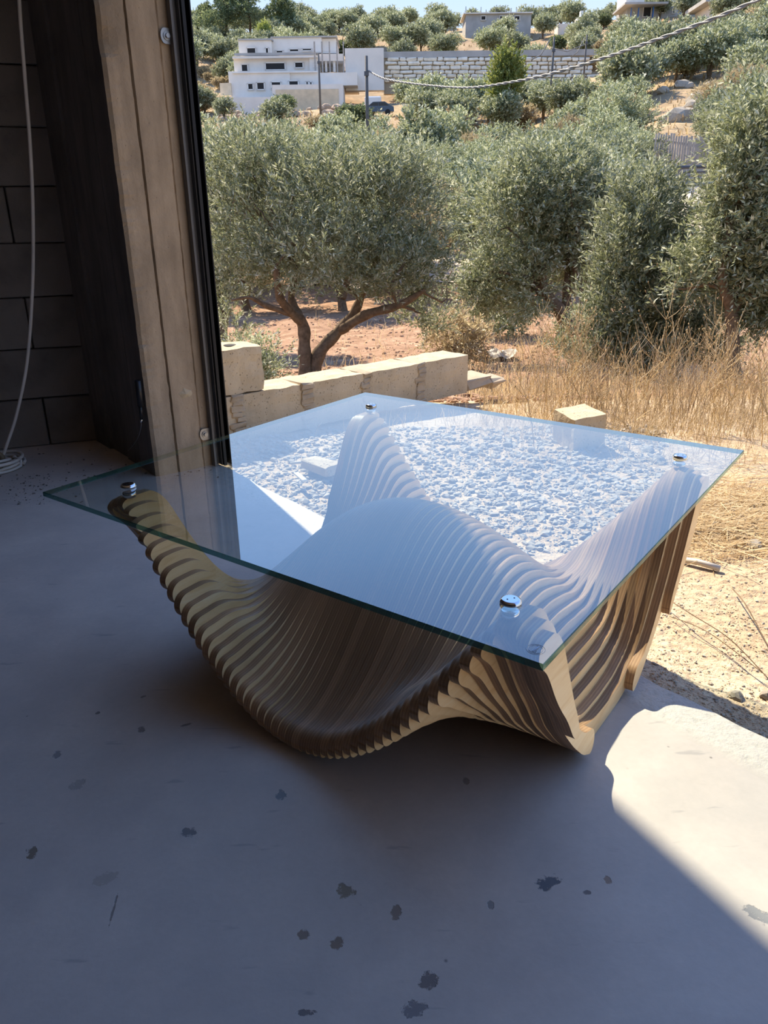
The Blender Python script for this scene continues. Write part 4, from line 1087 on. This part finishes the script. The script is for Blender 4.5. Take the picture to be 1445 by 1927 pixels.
# fence with separate slats and dark railing
FD = 33.0
fr = empty('timber_fence'); tag(fr, 'weathered vertical-slat timber fence on the right slope', 'fence')
x = 1230.0; k = 0
while x < 1348:
    t_ = (x - 1230) / 118; y0 = 249 + 15 * t_ + random.uniform(-3, 3); y1 = 312 + 22 * t_
    b_ = MB(); pbox(b_, x, x + 3.9, y0, y1, FD + 1.2 * t_ + random.uniform(0, .05), .04); b_.build('slat', M['fence'], fr); x += 4.7
for yy in (262, 298):
    b_ = MB(); p, q = at(1230, yy, FD + .08), at(1348, yy + 14, FD + 1.3); b_.tube([p, q], .04, 4); b_.build('rail', M['fence'], fr)
b_ = MB(); pbox(b_, 1225, 1420, 316, 345, FD + .6, .3, 0, 1.0); b_.build('footing', M['houseg'], fr)
rl = empty('railing'); tag(rl, 'dark grey metal railing in front of the timber fence', 'railing')
for i, yy in enumerate((316, 326, 333, 340)):
    b_ = MB(); p, q = at(1247, yy, 26), at(1345, yy - 3, 27); b_.tube([p, q], .06 if i == 0 else .025, 6); b_.build('rail', M['rail'], rl)
for xx in (1262, 1306, 1344):
    b_ = MB(); pbox(b_, xx, xx + 5, 315, 352, 26.4, .06, 0, .3); b_.build('post', M['rail'], rl)

# ------------------------------------------------------------------ rocks, rubble and gravel
def rock_mesh(name, seed, mat, flat=0.7, sub=2):
    import bmesh
    bm = bmesh.new(); bmesh.ops.create_icosphere(bm, subdivisions=sub, radius=1.0)
    o = Vector((seed * 3.1, seed * 1.7, 0))
    for v in bm.verts:
        k = 1 + 0.45 * noise.noise(v.co * 1.1 + o) + 0.15 * noise.noise(v.co * 3 + o)
        p = v.co * k; p.z *= flat
        for ax in ((1, .3, .2), (-.4, 1, .1), (.2, -.5, 1), (-.8, -.6, .3)):
            a_ = Vector(ax).normalized(); d = p.dot(a_)
            if d > 0.72: p -= a_ * (d - 0.72) * 0.85
        v.co = p
    me = bpy.data.meshes.new(name); bm.to_mesh(me); bm.free(); me.materials.append(mat); return me
stn = [rock_mesh('rubble_stone', k, M['stone'], .62) for k in range(6)]
rck = [rock_mesh('field_rock', 20 + k, M['rock'], .7) for k in range(4)]
def put_stone(px, py, size, label, group, mats=stn, name='rubble_stone', z=None, cat='stone', asp=1.0):
    g = gnd(px, py, -.045); zz = terrain(g[0], g[1])
    o = link(name, random.choice(mats), None, (float(g[0]), float(g[1]), zz + size * 0.12), (random.uniform(-.3, .3), random.uniform(-.3, .3), random.random() * 6.28), (size * asp * .55, size * .55, size * .55))
    tag(o, label, cat, group); return o
for (px, py, s, lab) in ((733, 843, .030, 'pale stone lying behind the rear glass corner leg'), (955, 840, .045, 'large pale rubble stone in the middle of the gravel under the glass'), (1000, 850, .04, 'pale rubble stone right of the largest one under the glass'),
        (1172, 848, .045, 'rounded stone just right of the loose concrete block'), (1218, 850, .05, 'stone behind the right table leg, left of its disc'), (1240, 868, .06, 'flat rock close left of the right table leg'),
        (1100, 880, .03, 'lone stone on the gravel below the loose block'), (850, 905, .035, 'long pale chip on the gravel in front of the hump'), (1418, 1033, .05, 'pale stone at the right edge beside the dry straw'),
        (1442, 1308, .03, 'brown stone at the right edge near the floor slab'), (1385, 1310, .03, 'pale flat stone set in the sandy ground by the slab'), (720, 797, .05, 'pale rubble stone at the foot of the low block wall')):
    put_stone(px, py, s, lab, None)
sl = gnd(605, 893, -.045); b_ = MB(); b_.bbox((sl[0], sl[1], -0.01), (0.15, 0.075, 0.04), 2.4, .006, jit=.006); tag(b_.build('concrete_chunk', M['block']), 'flat broken concrete chunk in the rubble left of the rear leg', 'concrete chunk')
sl = gnd(566, 912, -.03); b_ = MB(); b_.bbox((sl[0], sl[1], 0.0), (0.018, 0.095, 0.008), 0.45, .001); tag(b_.build('timber_offcut', M['white']), 'short white stick lying in the rubble', 'stick')
p, q = gnd(546, 872, -.0), gnd(632, 864, -.0); b_ = MB(); b_.tube([p, (p + q) / 2, q], .006, 6); tag(b_.build('thin_batten', M['wood']), 'thin pale batten lying along the rubble at the wall', 'batten')
p, q = gnd(1278, 1052, -.03), gnd(1355, 1070, -.03); b_ = MB(); b_.tube([p, (p + q) / 2 + np.array([0, 0, .004]), q], .009, 6); tag(b_.build('dry_stick', M['wood']), 'pale bleached stick on the sandy ground at the right', 'stick')
p, q = gnd(1205, 948, -.03), gnd(1230, 940, -.03)
cnt = 0
while cnt < 150:
    px = random.uniform(450, 1230); py = random.uniform(800, 1000)
    if px > 880 and py > 930 + random.uniform(-30, 30): continue
    g = gnd(px, py, -.045); bb = (g[:2] - P0) @ GE2
    if bb < 0.30: continue
    ww = (g[:2] - bs) @ bn_
    if -0.02 < ww < TH + .05 and (g[:2] - bs) @ bd_ < BL: continue
    put_stone(px, py, random.choice((.012, .015, .018, .024, .032)), 'small pale stone strewn over the gravel between floor slab and low wall', 'small rubble stones between slab and low wall'); cnt += 1

def tri_rocks(name, n, sampler, s0, s1, mat, seed, label, cat):
    r = np.random.default_rng(seed)
    base = np.array([(1, 0, -.5), (-.5, .87, -.5), (-.5, -.87, -.5), (.6, .5, .6), (-.7, .1, .5), (.1, -.7, .65)]) 
    F = np.array([(0, 1, 3), (1, 4, 3), (1, 2, 4), (2, 5, 4), (2, 0, 5), (0, 3, 5), (3, 4, 5), (0, 2, 1)])
    V = []; Q = []; k = 0
    pts = sampler(n)
    for (x, y, z) in pts:
        s = s0 * (s1 / s0) ** (r.random() ** 2.4); a = r.random() * 6.28; ca, sa = math.cos(a), math.sin(a)
        b = base * r.uniform(.6, 1.3, (6, 3)) * s * np.array([1, .8, .55])
        V.append(np.stack([x + b[:, 0] * ca - b[:, 1] * sa, y + b[:, 0] * sa + b[:, 1] * ca, z + b[:, 2] + s * .15], 1)); Q.append(F + k * 6); k += 1
    me = npmesh(name, np.concatenate(V), np.concatenate(Q), M[mat] if isinstance(mat, str) else mat)
    o = link(name, me); tag(o, label, cat, kind='stuff'); return o
def samp_px(x0, x1, y0, y1, outside=0.255, dens=None):
    def f(n):
        out = []
        while len(out) < n:
            px, py = random.uniform(x0, x1), random.uniform(y0, y1)
            if dens and random.random() > dens(px, py): continue
            g = gnd(px, py, -.045)
            if (g[:2] - P0) @ GE2 < outside: continue
            ww = (g[:2] - bs) @ bn_; al = (g[:2] - bs) @ bd_
            if -0.01 < ww < TH + .02 and -.3 < al < BL: continue
            out.append((g[0], g[1], terrain(g[0], g[1])))
        return out
    return f
dz = lambda px, py: min(1, max(.12, 1 - (py - 930) / 150)) if px > 600 else 1
tri_rocks('gravel', 15000, samp_px(430, 1250, 795, 1090, dens=dz), .0025, .024, 'stone', 5, 'pale crushed rubble and gravel between the floor slab and the low wall', 'gravel')
tri_rocks('sandy_grit', 8000, samp_px(1080, 1560, 870, 1480, dens=lambda a, b: .35 + .65 * (noise.noise(Vector((a * .012, b * .012, 0))) > -.05)), 0.0010, .0045, m_simple('tan_grit', (0.50, 0.38, 0.25), .95, 0, .25, 9), 6, 'fine brown grit scattered over the sandy ground on the right', 'grit')
tri_rocks('light_grit', 4000, samp_px(1080, 1560, 870, 1480), .0012, .007, 'stone', 8, 'fine pale chips scattered over the sandy ground on the right', 'grit')
def samp_world(x0, x1, y0, y1, cond=None):
    def f(n):
        out = []
        while len(out) < n:
            y = y0 * (y1 / y0) ** random.random(); x = y * random.uniform(x0, x1)
            if cond and not cond(x, y): continue
            out.append((x, y, terrain(x, y)))
        return out
    return f
tri_rocks('clods', 6500, samp_world(-.3, .3, 4.3, 17), .012, .06, m_simple('red_soil_clods', (0.35, 0.22, 0.14), .95, 0, .35, 8, .1), 9, 'loose red soil clods on the ploughed ground under the olive trees', 'soil clods')
# grit swept into the dark corner and by the coil on the floor
def samp_floor(n):
    out = []
    while len(out) < n:
        k = random.random()
        if k < .55: g = gnd(random.gauss(60, 45), random.uniform(893, 950))
        elif k < .8: g = gnd(random.uniform(60, 290), random.uniform(838, 900))
        else: g = gnd(random.uniform(290, 440), random.gauss(885, 10))
        if (g[:2] - P0) @ GE2 > .2 or (g[:2] - KN) @ WN < .03: continue
        if (g[:2] - P0) @ GE2 > -0.01 and (g[:2] - P0) @ GE1 < 0.02: continue
        out.append((g[0], g[1], 0.001))
    return out
tri_rocks('floor_debris', 260, samp_floor, .0016, .007, 'dark', 12, 'small dark crumbs of debris on the floor near the cable coil and pillar', 'debris')
# hillside rocks, each its own
for k in range(26):
    px = random.uniform(1235, 1440); py = random.uniform(150, 250)
    D = random.uniform(50, 68); p = at(px, py, D); x = float(p[0]); 
    o = link('hillside_rock', random.choice(stn), None, (x, D, terrain(x, D) + .1), (random.uniform(-.3, .3), 0, random.random() * 6), random.uniform(.3, 1.0))
    tag(o, 'pale limestone rock on the right-hand slope above the timber fence', 'rock', 'rocks on the right-hand slope')
for k in range(46):
    px = random.uniform(405, 700); D = random.uniform(104, 113); p = at(px, 200, D); x = float(p[0])
    o = link('hillside_rock', random.choice(rck), None, (x, D, terrain(x, D) + .2), (random.uniform(-.3, .3), 0, random.random() * 6), random.uniform(.35, .8))
    tag(o, 'brown rock heaped on the bank below the unfinished cream house', 'rock', 'rocks below the cream house')
# crumpled sheeting
sp_ = at(925, 618, 12.0); V = []; n = 14; zc = terrain(sp_[0], 12.0)
for i in range(n):
    for j in range(n):
        x = sp_[0] + (i / n - .5) * 0.85; y_ = 12 + (j / n - .5) * .7; V.append((x, y_, terrain(x, y_) + 0.09 + .17 * noise.noise(Vector((i * .33, j * .33, 4))) + .07 * abs(noise.noise(Vector((i * .9, j * .9, 8))))))
b_ = MB(); b_.add(V, [(i * n + j, (i + 1) * n + j, (i + 1) * n + j + 1, i * n + j + 1) for i in range(n - 1) for j in range(n - 1) if not (i + j < 4 or i + j > 21)])
tag(b_.build('crumpled_sheet', M['cloth']), 'crumpled grey sheet lying on the soil between the olive trees', 'sheet')
# pale road patch
p0, p1 = at(838, 492, 25), at(925, 440, 36)
V = []; F = []
nx_ = 30; ny_ = 8
for j in range(ny_ + 1):
    for i in range(nx_ + 1):
        y = 24 + 9 * j / ny_; x = -3 + 16 * i / nx_; V.append((x, y + .6 * math.sin(x * .5), terrain(x, y + .6 * math.sin(x * .5)) + .05))
F = [(j * (nx_ + 1) + i, j * (nx_ + 1) + i + 1, (j + 1) * (nx_ + 1) + i + 1, (j + 1) * (nx_ + 1) + i) for j in range(ny_) for i in range(nx_)]
b_ = MB(); b_.add(V, F, 0, True); tag(b_.build('road', m_simple('pale_dusty_track', (.62, .52, .42), .95, 0, .12, 3)), kind='structure')

# ------------------------------------------------------------------ dry grass and weeds
def blades(name, n, sampler, h0, h1, w, seed, label, lean=.45, seg=3, mat='straw'):
    r = np.random.default_rng(seed); P = np.array(sampler(n)); n = len(P)
    H_ = r.uniform(h0, h1, n) * (1 + .0 * P[:, 1]); ww = w * np.maximum(P[:, 1] / 3.5, .8)
    a = r.uniform(0, 6.283, n); ln = r.uniform(.1, 1, n) * lean; b = r.uniform(0, 6.283, n)
    V = []; 
    side = np.stack([np.cos(b), np.sin(b), np.zeros(n)], 1)
    for k in range(seg + 1):
        t = k / seg; off = np.stack([np.cos(a) * ln * H_ * t ** 1.6, np.sin(a) * ln * H_ * t ** 1.6, H_ * t * (1 - .25 * ln * t)], 1)
        wk = (ww * (1 - .75 * t))[:, None]; V.append(P + off - side * wk); V.append(P + off + side * wk)
    V = np.stack(V, 1).reshape(-1, 3); m = 2 * (seg + 1); Q = []
    base = np.arange(n)[:, None] * m
    for k in range(seg): Q.append(base + np.array([[2 * k, 2 * k + 1, 2 * k + 3, 2 * k + 2]]))
    me = npmesh(name, V, np.concatenate(Q), M[mat]); o = link(name, me); tag(o, label, 'dry grass', kind='stuff'); return o
def gs_samp(n):
    out = []
    while len(out) < n:
        px = random.uniform(560, 1560); py = 690 + 190 * random.random() ** .8
        if px < 900 and random.random() > .05 + .25 * (py < 812 and px > 640): continue
        if px < 900 and py < 780: continue
        if py > 800 and px < 1150 and random.random() > .4: continue
        if py > 830 + 20 * noise.noise(Vector((px * .02, 0, 0))) and random.random() > .15: continue
        z = -.05
        for _ in range(4): g = gnd(px, py, z); z = terrain(g[0], g[1])
        if g[1] > 9: continue
        ww = (g[:2] - bs) @ bn_; al = (g[:2] - bs) @ bd_
        if -0.05 < ww < TH + .02 and -.3 < al < BL + .1: continue
        if (g[:2] - P0) @ GE2 < .35: continue
        out.append((g[0], g[1], z))
    return out
blades('dry_grass', 9000, gs_samp, .03, .12, .0012, 70, 'short yellow dry grass along the yard edge behind the table', .9)
blades('tall_dry_stalks', 1200, lambda n: [q for q in gs_samp(n * 2) if q[0] > .75 and q[1] > 3.4][:n], .15, .5, .0015, 71, 'tall thin dry stalks in front of the right-hand olive trees', .6, 5, 'twig')
blades('field_grass', 5500, samp_world(-.1, .55, 5, 18, lambda x, y: noise.noise(Vector((x * .7, y * .7, 0))) > -.15 and (x > .08 * y or random.random() < .25)), .06, .3, .0016, 72, 'dry grass on the lower ground under the olive trees', .8)
blades('hill_grass', 9000, samp_world(-.3, .6, 40, 230, lambda x, y: not (110 < y < 134 and -.3 * y < x < .3 * y)), .2, .6, .004, 73, 'dry grass on the far hillside', .7, 2)
# flattened straw on the sand
def straw_flat(n):
    r = np.random.default_rng(80); V = []; Q = []; k = 0
    while k < n:
        px, py = (random.gauss(1400, 75), random.gauss(985, 28)) if random.random() < .8 else (random.uniform(1200, 1500), random.uniform(860, 1060))
        g = gnd(px, py, -.045)
        if (g[:2] - P0) @ GE2 < .4: continue
        a = random.gauss(.2, .6); L = random.uniform(.03, .12); h = random.uniform(.002, .02); z = terrain(g[0], g[1]) + h
        d = np.array([math.cos(a), math.sin(a), random.uniform(-.12, .12)]) * L; s = np.array([-math.sin(a), math.cos(a), .3]) * .0011
        p = np.array([g[0], g[1], z]); V += [p - d - s, p - d + s, p + d + s, p + d - s]; Q.append([4 * k, 4 * k + 1, 4 * k + 2, 4 * k + 3]); k += 1
    return tag(link('flattened_straw', npmesh('flattened_straw', np.array(V), np.array(Q), M['straw'])), 'flattened yellow straw on the sandy ground at the right', 'straw', kind='stuff')
straw_flat(2600)
# branching weeds: individual tall plants
def weed(px, base_py, h, seed, label, group=None):
    r = np.random.default_rng(seed); z = -.1
    for _ in range(5): g = gnd(px, base_py, z); z = terrain(g[0], g[1])
    root = empty('dry_weed', (float(g[0]), float(g[1]), z - .01)); b = MB()
    top = np.array([r.uniform(-.18, .18), r.uniform(-.1, .1), h]); main = branch_path((0, 0, 0), top, r, 8, .05)
    rd = .0022 * max(1, g[1] / 4); b.tube(main, list(np.linspace(rd, rd * .5, len(main))), 5); tips = [main[-1]]
    for k in range(9):
        i = r.integers(2, len(main) - 1); a = r.uniform(0, 6.28); e = np.array(main[i]) + np.array([math.cos(a) * .16, math.sin(a) * .12, r.uniform(.08, .26)]) * h * 1.1
        P = branch_path(main[i], e, r, 4, .08); b.tube(P, list(np.linspace(rd * .6, rd * .35, len(P))), 4, cap=False); tips.append(P[-1])
        for m_ in range(2):
            e2 = np.array(e) + r.normal(size=3) * .06 * h + np.array([0, 0, .07 * h]); b.tube([P[2], (np.array(P[2]) + e2) / 2, e2], rd * .3, 3, cap=False); tips.append(e2)
    b.build('stem', M['straw'], root)
    b = MB()
    for t_ in tips: b.lathe([(.0006, -.003), (.0026, 0), (.0024, .003), (.0008, .006)], tuple(t_), n=5)
    tag(b.build('seed_head', M['straw'], root), kind='stuff'); tag(root, label, 'weed', group)
weed(1085, 800, .5, 1, 'tall branched dry weed standing behind the loose concrete block')
weed(1030, 790, .58, 2, 'tall dry weed with seed heads in front of the dense olive tree')
weed(1270, 820, .6, 3, 'tallest branched dry weed at the centre of the right-hand thicket')
for k in range(34):
    weed(random.uniform(985, 1460), random.uniform(755, 850), random.uniform(.22, .52), 10 + k, 'branched dry weed in the thicket at the yard edge on the right', 'branched dry weeds of the right-hand thicket')
# two wiry runners on the sand
b_ = MB()
b_.tube(spline([gnd(1245, 1135, -.03) + np.array([0, 0, .02]), gnd(1300, 1178, -.03) + np.array([0, 0, .03]), gnd(1370, 1225, -.03) + np.array([0, 0, .03]), gnd(1450, 1282, -.03)], 6), .0012, 5)
b_.tube(spline([gnd(1260, 1160, -.03), gnd(1330, 1200, -.03) + np.array([0, 0, .015]), gnd(1440, 1270, -.03)], 6), .001, 5)
b_.tube(spline([gnd(1380, 1110, -.03), gnd(1400, 1160, -.03) + np.array([0, 0, .03]), gnd(1448, 1222, -.03)], 6), .0015, 5)
tag(b_.build('dry_runner', M['bark']), 'long thin dry runners lying across the sandy ground at the right', 'twig')
